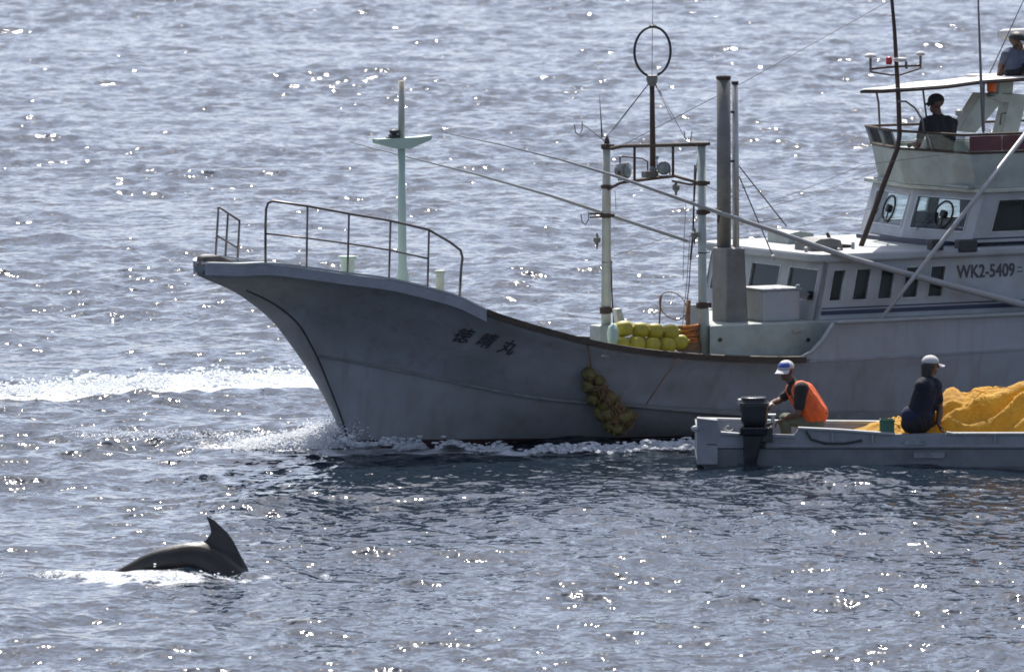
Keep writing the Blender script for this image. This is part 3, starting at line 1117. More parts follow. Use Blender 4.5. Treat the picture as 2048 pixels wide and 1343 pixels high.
c1 = SP(1452, 651, -0.95)
ca = MB()
cw0 = SP(1425, 649, -1.05); cw1 = SP(1497, 649, -1.05)
zt = SP(1460, 497, -1.05).z
ca.hexa([(cw0.x + .20, -1.05, zc_top - .02), (cw1.x, -1.05, zc_top - .02), (cw1.x, -.62, zc_top - .02), (cw0.x + .20, -.70, zc_top - .02),
         (cw0.x + .20, -1.05, zt), (cw1.x - .05, -1.05, zt), (cw1.x - .05, -.62, zt), (cw0.x + .20, -.70, zt)])
ca.build('exhaust_casing', M['stack'], boat, bevel=0.02)
tube_obj('exhaust_stack', [SP(1448, 500, -.78), SP(1447, 154, -.78)], [.088, .086], M['stack'], boat, 18)
smooth_tubes(MB().lathe([(.092, -.03), (.092, .012), (.075, .012), (.07, -.05)], SP(1447, 154, -.78), n=18).build('stack_rim', M['rust'], boat))
tube_obj('exhaust_stack', [SP(1472, 500, -.70), SP(1470, 164, -.70)], [.042, .040], M['steel'], boat, 14)
smooth_tubes(MB().lathe([(.044, -.03), (.044, .01), (.03, .012)], SP(1470, 164, -.70), n=14).build('stack_rim', M['black'], boat))
for py in (224, 322):
    tube_obj('stack_bracket', [SP(1440, py, -.78), SP(1473, py, -.70)], .016, M['rust'], boat)
for a, b in [((1478, 332), (1573, 452)), ((1478, 352), (1546, 512))]:
    tube_obj('stack_stay', [SP(*a, -.7), SP(*b, -.7)], .009, M['stack'], boat, 6)
for a, b in [((1484, 376), (1508, 371)), ((1520, 444), (1565, 436))]:
    tube_obj('stack_stay', [SP(*a, -.7), SP(*b, -.7)], .006, M['stack'], boat, 6)
# white locker on the coaming
l0 = SP(1527, 651, -1.20); l1 = SP(1600, 651, -1.20); lt = SP(1560, 581, -1.20).z
MB().box(l0.x, l1.x, -1.20, -.70, zc_top, lt).build('deck_locker', M['white'], boat, bevel=0.015)
MB().box(l0.x - .02, l1.x + .02, -1.22, -.68, lt + .002, lt + .03).build('locker_lid', M['white'], boat, bevel=0.01)
c = SP(1596, 575, -1.2)
MB().lathe([(.005, -.02), (.03, 0), (.03, .03), (.01, .045)], c, n=10).build('locker_lamp', M['lens'], boat)

# ---- raised bulwark aft, with its swept end
xr0 = xs_for_px(1672, None, 1.0)
zr = SP(1690, 645, -Bs(xr0)).z
m = MB()
xsr = list(np.linspace(xr0, X_END, 24))
for x in xsr:
    m.v += [(x, -Bs(x) + .004, Zs(x) - .02), (x, -Bs(x) + .004, zr), (x, -Bs(x) + .07, zr), (x, -Bs(x) + .07, Zs(x) - .02)]
for i in range(len(xsr) - 1):
    for k in range(4):
        a = i * 4 + k; b = i * 4 + (k + 1) % 4
        m.f.append((a, b, b + 4, a + 4))
m.f.append((0, 1, 2, 3))
# swept end
e0 = SP(1598, 716, -1.735); 
sw = [SP(1596, 717, -Bs(X1590) + .004), SP(1625, 702, -Bs(xr0)), SP(1645, 680, -Bs(xr0)), SP(1660, 657, -Bs(xr0)), SP(1668, 646, -Bs(xr0))]
b0 = len(m.v)
low = Zs(xr0) - .02
poly = [(p.x, p.z) for p in sw] + [(xr0 + .01, zr), (xr0 + .01, low)]
k_ = len(poly)
yb = -Bs(xr0) + .002
m.v += [(x, yb, z) for x, z in poly] + [(x, yb + .066, z) for x, z in poly]
m.f += [tuple(b0 + i for i in range(k_)), tuple(b0 + k_ + i for i in range(k_))[::-1]] + [(b0 + i, b0 + k_ + i, b0 + k_ + (i + 1) % k_, b0 + (i + 1) % k_) for i in range(k_)]
m.build('raised_bulwark', M['hull'], boat)
tube_obj('bulwark_edge_trim', sw, .018, M['white'], boat)
m = MB()
for x in xsr:
    m.v += [(x, -Bs(x) - .05, zr + .003), (x, -Bs(x) - .05, zr + .028), (x, -Bs(x) + .12, zr + .028), (x, -Bs(x) + .12, zr + .003)]
for i in range(len(xsr) - 1):
    for k in range(4):
        a = i * 4 + k; b = i * 4 + (k + 1) % 4
        m.f.append((a, b, b + 4, a + 4))
m.f.append((0, 1, 2, 3))
m.build('bulwark_cap', M['white'], boat)
m = MB()
for x in xsr:
    m.v += [(x, Bs(x) - .004, Zs(x) - .02), (x, Bs(x) - .004, zr), (x, Bs(x) - .07, zr), (x, Bs(x) - .07, Zs(x) - .02)]
for i in range(len(xsr) - 1):
    for k in range(4):
        a = i * 4 + k; b = i * 4 + (k + 1) % 4
        m.f.append((a, a + 4, b + 4, b))
m.f.append((3, 2, 1, 0))
m.build('raised_bulwark', M['hull'], boat)
# thin rub line along the sheer aft
ribbon('sheer_line', [Vector((x, -Bs(x), Zs(x) + .0)) for x in np.linspace(xr0 - .4, X_END, 20)], .016, .03, M['band'], 1)
# slanting rope down the side
tube_obj('side_rope', [SP(1357, 716, -1.80), SP(1330, 752, -1.72), SP(1292, 808, -1.62)], .008, M['rope'], boat, 6)


# ---- walls with window openings
def wall(name, BL, BR, TR, TL, openings, th, mat, parent, glass=None, pane_parent=True, frame_mat=None):
    """openings: (u0,u1,v0,v1) in columns that do not overlap"""
    BL, BR, TR, TL = map(Vector, (BL, BR, TR, TL))
    nrm = (BR - BL).cross(TL - BL).normalized()

    def P(u, v, d=0.0):
        return (BL * (1 - u) + BR * u) * (1 - v) + (TL * (1 - u) + TR * u) * v - nrm * d
    us = sorted({0.0, 1.0} | {o[0] for o in openings} | {o[1] for o in openings})
    m = MB()
    for i in range(len(us) - 1):
        a, b = us[i], us[i + 1]
        col = [o for o in openings if o[0] <= a + 1e-6 and o[1] >= b - 1e-6]
        spans = [(0.0, 1.0)]
        if col:
            spans = [(0.0, col[0][2]), (col[0][3], 1.0)]
        for v0, v1 in spans:
            if v1 - v0 < 1e-4: continue
            m.hexa([P(a, v0, th), P(b, v0, th), P(b, v0), P(a, v0), P(a, v1, th), P(b, v1, th), P(b, v1), P(a, v1)])
    w_ = m.build(name, mat, parent)
    for (a, b, c, d) in openings:
        fr_ = MB()
        t = 0.018 / (BR - BL).length; tv = 0.018 / (TL - BL).length
        for (u0, u1, v0, v1) in [(a, a + t, c, d), (b - t, b, c, d), (a + t, b - t, c, c + tv), (a + t, b - t, d - tv, d)]:
            fr_.hexa([P(u0, v0, th * .8), P(u1, v0, th * .8), P(u1, v0, -.006), P(u0, v0, -.006), P(u0, v1, th * .8), P(u1, v1, th * .8), P(u1, v1, -.006), P(u0, v1, -.006)])
        fo = fr_.build('window_frame', frame_mat or M['steel'], w_)
        g_ = MB().hexa([P(a + t, c + tv, th * .55), P(b - t, c + tv, th * .55), P(b - t, c + tv, th * .4), P(a + t, c + tv, th * .4),
                        P(a + t, d - tv, th * .55), P(b - t, d - tv, th * .55), P(b - t, d - tv, th * .4), P(a + t, d - tv, th * .4)])
        g_.build('window_pane', glass or M['glass'], w_)
    return w_, P


X_AFT = 12.6
# lower cabin
CY = 1.35
cab = empty('lower_cabin', parent=boat)
zb = zc_top + 0.004
cb = SP(1630, 640, -CY); ctp = SP(1651, 525, -CY)
z_top = ctp.z
rake = (ctp.x - cb.x) / (ctp.z - cb.z)
xb = cb.x + (zb - cb.z) * rake
BL = (xb, -CY, zb); TL = (ctp.x, -CY, z_top); BR = (X_AFT, -CY, zb); TR = (X_AFT, -CY, z_top)
Lb = X_AFT - xb; Lt = X_AFT - ctp.x


def uv_of(px, py):
    p = SP(px, py, -CY)
    v = (p.z - zb) / (z_top - zb)
    x0 = xb + (ctp.x - xb) * v
    return (p.x - x0) / (X_AFT - x0), v


ops = []
vt = uv_of(1722, 536)[1]; vb = uv_of(1722, 601)[1]
for a, b in [(1661, 1689), (1707, 1739), (1757, 1787), (1806, 1838), (1856, 1888)]:
    um = (a + b) / 2
    ops.append((uv_of(a, 570)[0], uv_of(b, 570)[0], vb, vt))
cw, _ = wall('port_wall', BL, BR, TR, TL, ops, .05, M['white'], cab)
wall('starboard_wall', (X_AFT, CY, zb), (xb, CY, zb), (ctp.x, CY, z_top), (X_AFT, CY, z_top),
     [(1 - b, 1 - a, c, d) for a, b, c, d in reversed(ops)], .05, M['white'], cab)
fo = [(.04, .30, vb, vt), (.37, .63, vb, vt), (.70, .96, vb, vt)]
wall('front_wall', (xb, CY, zb), (xb, -CY, zb), (ctp.x, -CY, z_top), (ctp.x, CY, z_top), fo, .05, M['white'], cab)
MB().box(ctp.x + .35, X_AFT - .02, -CY + .08, CY - .08, zb, z_top - .02).build('cabin_shade_block', M['dark'], cab)  # solid block filling the cabin; near-black colour stands for the interior's shade
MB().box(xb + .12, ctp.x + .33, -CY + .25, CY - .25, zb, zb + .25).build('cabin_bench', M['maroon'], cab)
# roof with rounded overhanging edge
zr1 = SP(1700, 506, -CY - .1).z
rf = MB()
xf = ctp.x - .16
out_pts = []
for k in range(7):
    a = math.pi / 2 * k / 6
    out_pts.append((xf + .25 - .25 * math.sin(a), -(CY + .08) + .25 - .25 * math.cos(a)))
outline = [(X_AFT + .1, -(CY + .08))] + out_pts + [(x, -y) for x, y in reversed(out_pts)] + [(X_AFT + .1, CY + .08)]
nn = len(outline)
rf.v += [(x, y, z_top + .003) for x, y in outline] + [(x, y, zr1) for x, y in outline]
rf.f += [tuple(range(nn))[::-1], tuple(range(nn, 2 * nn))] + [(i, (i + 1) % nn, (i + 1) % nn + nn, i + nn) for i in range(nn)]
rf.build('cabin_roof', M['white'], cab, bevel=0.03)


def stripe(name, px0, py0, th, y, x1, parent, mat=None, x0=None):
    p = SP(px0, py0, y)
    MB().box(p.x if x0 is None else x0, x1, y - .006, y + .004, p.z - th / 2, p.z + th / 2).build(name, mat or M['navy'], parent)


stripe('navy_stripe', 1644, 617, .016, -CY, X_AFT, cab)
stripe('navy_stripe', 1642, 626, .050, -CY, X_AFT, cab)
# starboard pulpit line on the roof
tube_obj('roof_handrail', [SP(1492, 506, CY - .1), SP(1560, 505, .3), SP(1620, 503, -.6)], .010, M['stack'], cab)

# second tier and wheelhouse
whl = empty('wheelhouse', parent=boat)
WY_ = 1.30
tb0 = SP(1900, 503, -WY_)
zt0 = zr1 + .003
zt1 = SP(1950, 486, -WY_).z
xfront = SP(1712, 500, 0.9).x
MB().hexa([(xfront, -.9, zt0), (X_AFT, -WY_ - .02, zt0), (X_AFT, WY_ + .02, zt0), (xfront, .9, zt0),
           (xfront, -.9, zt1), (X_AFT, -WY_ - .02, zt1), (X_AFT, WY_ + .02, zt1), (xfront, .9, zt1)]).build('wheelhouse_base', M['navy'], whl)
wc_b = SP(1942, 484, -WY_); wc_t = SP(1969, 386, -WY_)
zwb = zt1 + .003
zwt = wc_t.z
rk = (wc_t.x - wc_b.x) / (wc_t.z - wc_b.z)
xwb = wc_b.x + (zwb - wc_b.z) * rk; xwt = wc_t.x
DV = .20
front = [((xwb, -WY_), (xwt, -WY_)), ((xwb - DV, 0), (xwt - DV, 0)), ((xwb, WY_), (xwt, WY_))]


def vz(py, px=1890):
    return (SP(px, py, -WY_ * .5).z - zwb) / (zwt - zwb)


vb_, vt_ = vz(461), vz(394)
(a0, a1), (b0_, b1_), (c0, c1) = front
facet_p, PP = wall('port_front_wall', (b0_[0], b0_[1], zwb), (a0[0], a0[1], zwb), (a1[0], a1[1], zwt), (b1_[0], b1_[1], zwt), [(.07, .86, vb_, vt_)], .05, M['white'], whl)
facet_s, PS = wall('starboard_front_wall', (c0[0], c0[1], zwb), (b0_[0], b0_[1], zwb), (b1_[0], b1_[1], zwt), (c1[0], c1[1], zwt), [(.14, .93, vb_, vt_)], .05, M['white'], whl)
ux = lambda px, py: (SP(px, py, -WY_).x - xwb) / (X_AFT - xwb)
sidewin = [(ux(1975, 430), ux(2068, 430), vb_, vt_), (ux(2085, 430), ux(2170, 430), vb_, vt_)]
wall('port_side_wall', (xwb, -WY_, zwb), (X_AFT, -WY_, zwb), (X_AFT, -WY_, zwt), (xwt, -WY_, zwt), sidewin, .05, M['white'], whl)
wall('starboard_side_wall', (X_AFT, WY_, zwb), (xwb, WY_, zwb), (xwt, WY_, zwt), (X_AFT, WY_, zwt), [(1 - b, 1 - a, c, d) for a, b, c, d in reversed(sidewin)], .05, M['white'], whl)
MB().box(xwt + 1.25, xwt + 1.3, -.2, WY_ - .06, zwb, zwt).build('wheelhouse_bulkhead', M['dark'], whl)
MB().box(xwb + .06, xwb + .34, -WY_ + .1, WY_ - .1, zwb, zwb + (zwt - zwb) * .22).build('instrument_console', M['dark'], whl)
MB().box(xwb + .1, xwb + .3, -.1, .22, zwb + (zwt - zwb) * .26 + .002, zwb + (zwt - zwb) * .5).build('radar_display', M['black'], whl, bevel=.02)
cc = Vector((xwb + .75, -.55, zwb))
MB().box(cc.x - .02, cc.x + .35, cc.y - .22, cc.y + .22, cc.z, cc.z + .42).box(cc.x + .28, cc.x + .38, cc.y - .2, cc.y + .2, cc.z + .42, cc.z + .8).build('helm_seat', M['black'], whl, bevel=.03)


def spin_window(P, u, v, r, parent):
    """the round clear-view screen set in a front window"""
    c = P(u, v, .01); e1 = (P(u + .1, v) - P(u, v)).normalized(); e2 = (P(u, v + .1) - P(u, v)).normalized()
    pts = [c + (e1 * math.cos(t) + e2 * math.sin(t)) * r for t in [2 * math.pi * k / 24 for k in range(25)]]
    o = tube_obj('clear_view_screen', pts, .014, M['black'], parent, 7)
    n3 = e1.cross(e2)
    m = MB().lathe([(.05, -.03), (.05, .03), (.02, .04)], c, n3, 12)
    m.build('screen_motor', M['black'], o)
    tube_obj('screen_bar', [c - e2 * r, c + e2 * r * .1], .010, M['black'], o, 6)


spin_window(PP, .50, (vb_ + vt_) / 2, .165, facet_p)
spin_window(PS, .52, (vb_ + vt_) / 2, .165, facet_s)
# wiper arms
for P_, par in ((PP, facet_p), (PS, facet_s)):
    tube_obj('wiper', [P_(.2, vb_ - .02, -.02), P_(.34, vb_ + .3, -.02)], .006, M['black'], par, 5)
# roof of the wheelhouse with its visor
zv = SP(1850, 379, -.6).z
vis = MB()
o_ = [(xwt - DV - .12, 0), (xwt - .10, -WY_ - .06), (X_AFT, -WY_ - .06), (X_AFT, WY_ + .06), (xwt - .10, WY_ + .06)]
vis.v += [(x, y, zwt + .003) for x, y in o_] + [(x, y, zwt + .055) for x, y in o_]
vis.f += [(4, 3, 2, 1, 0), (5, 6, 7, 8, 9)] + [(i, (i + 1) % 5, (i + 1) % 5 + 5, i + 5) for i in range(5)]
vis.build('wheelhouse_visor', M['cream'], whl, bevel=.012)
stripe('navy_stripe', 1947, 478, .018, -WY_, X_AFT, whl)
# black lamps hung on the tier
for px0, px1, py0, py1 in [(1856, 1880, 478, 500), (1911, 1947, 478, 504)]:
    a = SP(px0, py1, -1.36); b = SP(px1, py0, -1.36)
    MB().box(a.x, b.x, -1.46, -1.325, a.z, b.z).build('tier_lamp', M['black'], whl, bevel=.015)

# registration number
def text_mesh(s, size):
    cu = bpy.data.curves.new('lettering', 'FONT')
    cu.body = s; cu.size = size; cu.align_x = 'LEFT'
    cu.resolution_u = 3
    o = bpy.data.objects.new('lettering_tmp', cu); link(o)
    dg = bpy.context.evaluated_depsgraph_get()
    me = bpy.data.meshes.new_from_object(o.evaluated_get(dg))
    v = [tuple(x.co) for x in me.vertices]; f = [tuple(p.vertices) for p in me.polygons]
    bpy.data.objects.remove(o); bpy.data.meshes.remove(me); bpy.data.curves.remove(cu)
    return v, f


def bold(v, f, d):
    """thickens strokes by laying shifted copies a hair apart"""
    V, Fc = [], []
    for i, (dx, dy) in enumerate([(0, 0), (d, 0), (0, d), (d, d)]):
        b = len(V)
        V += [(x + dx, y + dy, z + i * .0006) for x, y, z in v]
        Fc += [tuple(b + k for k in q) for q in f]
    return V, Fc


v, f = text_mesh('WK2-5409', .2)
xs_ = [a for a, _, _ in v]; ys_ = [b for _, b, _ in v]
A = SP(1913, 557, -CY); B = SP(2028, 552, -CY); Ht = .158
w0 = max(xs_) - min(xs_); h0 = max(ys_) - min(ys_)
kx_ = (B.x - A.x) / w0; ky_ = Ht / h0
v, f = bold(v, f, .008)
mesh_obj('registration_number', [(A.x + (x - min(xs_)) * kx_, -CY - .006 - z, A.z + (y - min(ys_)) * ky_) for x, y, z in v], f, M['ink'], cw)
v, f = text_mesh('\u4e8c', .085)
C_ = SP(2033, 544, -CY)
v, f = bold(v, f, .006)
mesh_obj('registration_number', [(C_.x + x, -CY - .006 - z, C_.z + y) for x, y, z in v], f, M['ink'], cw)

# boat's name on the bow, following the flare
def pix_x(x, y, z):
    p = ORG + SX_ * x + SY_ * y + Vector((0, 0, z))
    d = p - CAM
    return 1024 + F_PIX * d.dot(cR) / d.dot(cF), 671.5 - F_PIX * d.dot(cU) / d.dot(cF)


def side_point(px, py):
    y = -1.2
    for _ in range(40):
        p = SP(px, py, y)
        y = .5 * y - .5 * half_beam(p.x, p.z)
    return SP(px, py, y)


for ch, (px, py), rot in [('\u5fb3', (925, 671), -.16), ('\u6674', (973, 681), -.22), ('\u4e38', (1016, 694), -.25)]:
    v, f = text_mesh(ch, .188)
    mxx = (min(a for a, _, _ in v) + max(a for a, _, _ in v)) / 2
    mxy = (min(b for _, b, _ in v) + max(b for _, b, _ in v)) / 2
    v, f = bold(v, f, .006)
    c = side_point(px, py)
    out = []
    for x, y, z in v:
        x, y = (x - mxx) * 1.02, (y - mxy)
        xr = x * math.cos(rot) - y * math.sin(rot) + .10 * y
        yr = x * math.sin(rot) + y * math.cos(rot)
        X_, Z_ = c.x + xr, c.z + yr
        out.append((X_, -half_beam(X_, Z_) - .012 - z, Z_))
    mesh_obj('name_character', out, f, M['ink'], hull_o)

# ---- flying bridge
fb = empty('flying_bridge', parent=boat)
FY = 1.30
xc_b = SP(1968, 376, -FY).x; xc_t = SP(1940, 303, -FY).x
zf0 = zwt + .058; zf1 = SP(1945, 306, -FY).z; zf2 = SP(1937, 270, -FY).z


def fwall(name, z0, z1, dx0, dx1, mat, th, parent, dv=.24, inset=0):
    m = MB()
    yy = FY - inset
    ys = yy - .30
    pts0 = [(X_AFT, -yy), (dx0, -yy), (dx0 - dv, 0), (dx0, ys), (X_AFT, ys)]
    pts1 = [(X_AFT, -yy), (dx1, -yy), (dx1 - dv, 0), (dx1, ys), (X_AFT, ys)]
    ins = lambda p, d: (p[0] + (d if p[0] < X_AFT else 0), p[1] - math.copysign(th, p[1]) if p[1] else 0)
    for i in range(4):
        a, b = pts0[i], pts0[i + 1]; c, d = pts1[i], pts1[i + 1]
        A_, B__, C__, D_ = ins(a, th), ins(b, th), ins(c, th), ins(d, th)
        m.hexa([(*a, z0), (*b, z0), (*B__, z0), (*A_, z0), (*c, z1), (*d, z1), (*D_, z1), (*C__, z1)])
    return m.build(name, mat, parent)


fwall('bridge_front', zf0, zf1, xc_b - .10, xc_t, M['green'], .04, fb)
# windscreen: panes between frames
xw2 = SP(1928, 270, -FY).x
panes = [((xc_t, -FY), (xc_t - .24, 0)), ((xc_t - .24, 0), (xc_t, FY - .3))]
tops = [((xw2, -FY), (xw2 - .24, 0)), ((xw2 - .24, 0), (xw2, FY - .3))]
for (p_, q_), (r_, s_) in zip(panes, tops):
    for k in range(2):
        a = Vector((*p_, zf1)).lerp(Vector((*q_, zf1)), k / 2 + .01); b = Vector((*p_, zf1)).lerp(Vector((*q_, zf1)), (k + 1) / 2 - .01)
        c = Vector((*r_, zf2)).lerp(Vector((*s_, zf2)), k / 2 + .01); d = Vector((*r_, zf2)).lerp(Vector((*s_, zf2)), (k + 1) / 2 - .01)
        o3 = Vector((.008, 0, 0))
        mm = M['smoke_glass'] if (p_[1] < 0 and k == 0) else M['glass']
        MB().hexa([b, a, a + o3, b + o3, d, c, c + o3, d + o3]).build('windscreen_pane', mm, fb)
        tube_obj('windscreen_post', [a, c], .012, M['steel'], fb, 6)
tube_obj('windscreen_post', [(xc_t, FY - .3, zf1), (xw2, FY - .3, zf2)], .012, M['steel'], fb, 6)
tube_obj('windscreen_rail', [(X_AFT, -FY, zf2), (xw2, -FY, zf2), (xw2 - .24, 0, zf2), (xw2, FY - .3, zf2), (X_AFT, FY - .3, zf2)], .017, M['rust'], fb)
tube_obj('windscreen_sill', [(X_AFT, -FY - .01, zf1), (xc_t, -FY - .01, zf1), (xc_t - .25, 0, zf1), (xc_t, FY - .29, zf1), (X_AFT, FY - .29, zf1)], .016, M['rust'], fb)
# maroon side screens
sx0 = SP(1940, 290, -FY).x
for a, b, mt in [(sx0, sx0 + .46, 'maroon'), (sx0 + .48, sx0 + .95, 'maroon'), (sx0 + 1.0, X_AFT, 'white')]:
    MB().box(a, b, -FY - .012, -FY + .012, zf1 + .02, zf2 - .02).build('side_screen', M[mt], fb)
MB().box(xc_t + .1, xc_t + .4, -FY + .2, FY - .5, zf0, zf1 - .03).build('bridge_console', M['white'], fb, bevel=.03)
MB().box(xc_t + .12, xc_t + .35, -.1, .25, zf1 - .028, zf1 + .10).build('cushion', M['canvas'], fb, bevel=.04)
# floor of the bridge
MB().box(xc_t, X_AFT, -FY + .05, FY - .35, zf0, zf0 + .03).build('bridge_floor', M['white'], fb)
# canopy on posts
cz = lambda px, py, y: SP(px, py, y)
cn = MB()
c00 = SP(1722, 180, .9); c01 = SP(1757, 184, -1.05)
zc = (c00.z + c01.z) / 2
near = [SP(*p, -.55) for p in [(1722, 179), (1765, 179), (1830, 175), (1895, 170), (1960, 161), (2020, 157), (2120, 150)]]
far = [SP(*p, .55) for p in [(1744, 178), (1778, 173), (1815, 165), (1880, 160), (1950, 153), (2010, 148), (2120, 140)]]
NS = 8
rows = []
for i in range(19):
    t = i / 18 * 6
    k0 = min(5, int(t)); fr_t = t - k0
    A_ = near[k0].lerp(near[k0 + 1], fr_t); B_ = far[k0].lerp(far[k0 + 1], fr_t)
    row = []
    for j in range(NS + 1):
        s = j / NS
        p = A_.lerp(B_, s)
        p.z += .012 * math.sin(math.pi * s) + .010 * math.sin(i * 1.9) * math.sin(s * 9)
        row.append(tuple(p))
    rows.append(row)
for row in rows:
    cn.v += row
nb = len(cn.v)
for row in rows:
    cn.v += [(x, y, z - .012) for x, y, z in row]
for i in range(18):
    for j in range(NS):
        a = i * (NS + 1) + j
        cn.f.append((a, a + NS + 1, a + NS + 2, a + 1))
        cn.f.append((nb + a, nb + a + 1, nb + a + NS + 2, nb + a + NS + 1))
cn.build('canopy_sheet', M['canvas'], fb, smooth=True)
fr0 = rows[0]; frn = rows[-1]
tube_obj('canopy_frame', [Vector(p) + Vector((0, 0, -.03)) for p in fr0], .015, M['rust'], fb)
tube_obj('canopy_frame', [Vector(r[0]) + Vector((0, 0, -.03)) for r in rows], .017, M['rust'], fb)
tube_obj('canopy_frame', [Vector(r[-1]) + Vector((0, 0, -.03)) for r in rows], .015, M['rust'], fb)
tube_obj('canopy_frame', [Vector(rows[6][j]) + Vector((0, 0, -.03)) for j in range(NS + 1)], .013, M['rust'], fb)
for pts in ([(1752, 180), (1757, 205), (1760, 262)],):
    tube_obj('canopy_post', [SP(a, b, .5) for a, b in pts], .014, M['stack'], fb)
tube_obj('canopy_post', [SP(1845, 172, .2), SP(1853, 236, .2), SP(1856, 262, .2)], .013, M['stack'], fb)
tube_obj('canopy_post', [SP(1968, 166, -.55), SP(1967, 268, -.6)], .014, M['stack'], fb)
tube_obj('canopy_brace', [SP(1797, 203, -.9), SP(1812, 203, -.9), SP(1830, 216, -.9), SP(1845, 240, -.9), SP(1848, 262, -.9)], .013, M['stack'], fb)
c = SP(1918, 226, -.9)
MB().lathe([(.01, -.16), (.01, -.04), (.045, -.03), (.045, .03), (.02, .045)], c, n=10).build('searchlight', M['green'], fb)

# forward mast with its three receivers
tm = empty('forward_antenna_mast', parent=boat)
my = -.45
tube_obj('mast_tube', [SP(1722, 492, my), SP(1731, 468, my), SP(1765, 375, my), SP(1795, 297, my), SP(1799, 270, my), SP(1797, 200, my), SP(1789, 60, my), SP(1782, -20, my), SP(1778, -80, my)], [.034, .034, .033, .030, .030, .030, .024, .02, .018], M['rust'], tm, 10)
tube_obj('bracket_bar', [SP(1742, 138, my), SP(1795, 133, my), SP(1842, 131, my)], .014, M['rust'], tm)
tube_obj('bracket_bar', [SP(1742, 144, my), SP(1780, 150, my), SP(1800, 150, my), SP(1838, 138, my)], .011, M['rust'], tm)
for px, py0, py1, w_, mt in [(1741, 144, 114, .075, 'canvas'), (1841, 138, 110, .058, 'canvas')]:
    p = SP(px, py0, my); q = SP(px, py1, my)
    tube_obj('receiver_stem', [p, q], .016, M['stack'], tm)
    smooth_tubes(MB().lathe([(w_ * .35, -.012), (w_, -.002), (w_ * 1.02, .012), (w_ * .8, .03), (w_ * .45, .045)], q, n=16).build('satellite_receiver', M[mt], tm))
q = SP(1800, 119, my - .1)
smooth_tubes(MB().lathe([(.04, -.03), (.085, -.014), (.09, .006), (.07, .02), (.03, .026)], q, n=16).build('satellite_receiver', M['canvas'], tm))
q = SP(1778, 121, my)
smooth_tubes(MB().lathe([(.035, -.05), (.04, -.03), (.04, .035), (.02, .045)], q, n=14).build('red_mast_lamp', M['red'], tm))
tube_obj('receiver_stem', [SP(1812, 122, my), SP(1813, 138, my)], .018, M['stack'], tm)
tube_obj('whip_antenna', [SP(1967, 262, -.6), SP(1962, 160, -.6), SP(1957, 20, -.6), SP(1955, -60, -.6)], [.022, .019, .012, .008], M['wire'], boat, 7)
tube_obj('whip_antenna', [SP(1978, 150, .4), SP(2020, 60, .4), SP(2052, -10, .4), SP(2075, -60, .4)], [.009, .008, .007, .005], M['wire'], boat, 6)
# long wires
tube_obj('rigging_wire', [SP(1225, 301, GY), SP(1490, 163, .3), SP(1782, 0, my)], .0048, M['wire'], boat, 5)
tube_obj('rigging_wire', [SP(1545, 403, .5), SP(1650, 362, .2), SP(1725, 330, -.6), SP(1960, 300, -1.3)], .0035, M['wire'], boat, 5)
tube_obj('rigging_wire', [SP(1410, 370, -GY), SP(1440, 385, -1.1), SP(1480, 400, -1.0)], .004, M['wire'], boat, 5)
tube_obj('rigging_wire', [SP(1516, 420, .5), SP(1640, 385, .5), SP(1760, 340, .2)], .0035, M['wire'], boat, 5)
tube_obj('rigging_wire', [SP(1590, 455, .4), SP(1680, 432, .4), SP(1750, 414, .3)], .0035, M['wire'], boat, 5)
tube_obj('rigging_wire', [SP(1228, 512, GY), SP(1300, 487, .6), SP(1340, 470, 0)], .004, M['wire'], boat, 5)

# aft frame mast
am = empty('aft_frame_mast', parent=boat)


def slab(name, pix, y0, y1, mat, parent):
    m = MB()
    pr = [SP(a, b, (y0)) for a, b in pix]
    n1 = len(pr)
    m.v += [(p.x, y0, p.z) for p in pr] + [(p.x, y1, p.z) for p in pr]
    m.f += [tuple(range(n1)), tuple(range(n1, 2 * n1))[::-1]] + [(i, i + n1, (i + 1) % n1 + n1, (i + 1) % n1) for i in range(n1)]
    return m.build(name, mat, parent, bevel=.01)


slab('mast_leg', [(1917, 262), (1952, 266), (2002, 207), (2000, 188), (1965, 186)], -.25, -.02, M['cream'], am)
slab('mast_leg', [(2003, 270), (2036, 272), (2056, 190), (2022, 188)], -.25, -.02, M['cream'], am)
slab('mast_crossbeam', [(1966, 188), (2080, 190), (2080, 206), (2000, 204)], -.26, -.255, M['cream'], am)
slab('mast_crossbeam', [(2000, 160), (2028, 160), (2026, 188), (1996, 188)], -.22, -.05, M['cream'], am)
tube_obj('step_bracket', [SP(2000, 250, -.3), SP(2003, 228, -.3), SP(2012, 226, -.3)], .012, M['stack'], am)
q = SP(1983, 172, -.3)
smooth_tubes(MB().lathe([(.055, -.07), (.06, -.05), (.06, .06), (.04, .075)], q, n=16).build('orange_buoy_lamp', M['orange'], am))
smooth_tubes(MB().lathe([(.05, -.13), (.05, -.075)], q, n=12).build('lamp_base', M['stack'], am))
# radar scanner behind the top man
rs_ = SP(2018, 69, .7)
m = MB().tube([Vector((rs_.x - .12, .75, rs_.z)), Vector((rs_.x - .05, .75, rs_.z)), Vector((rs_.x + .9, .75, rs_.z + .03))], [.045, .065, .05], 12)
smooth_tubes(m.build('radar_scanner', M['canvas'], am))
tube_obj('radar_pedestal', [(rs_.x + .45, .75, rs_.z - .05), (rs_.x + .45, .75, rs_.z - .9)], .06, M['cream'], am, 12)
# hard top slab the man sits on
ht0 = SP(2008, 153, -.4)
MB().box(ht0.x, X_AFT, -.45, .5, ht0.z - .06, ht0.z - .01).build('hard_top', M['canvas'], am, bevel=.015)

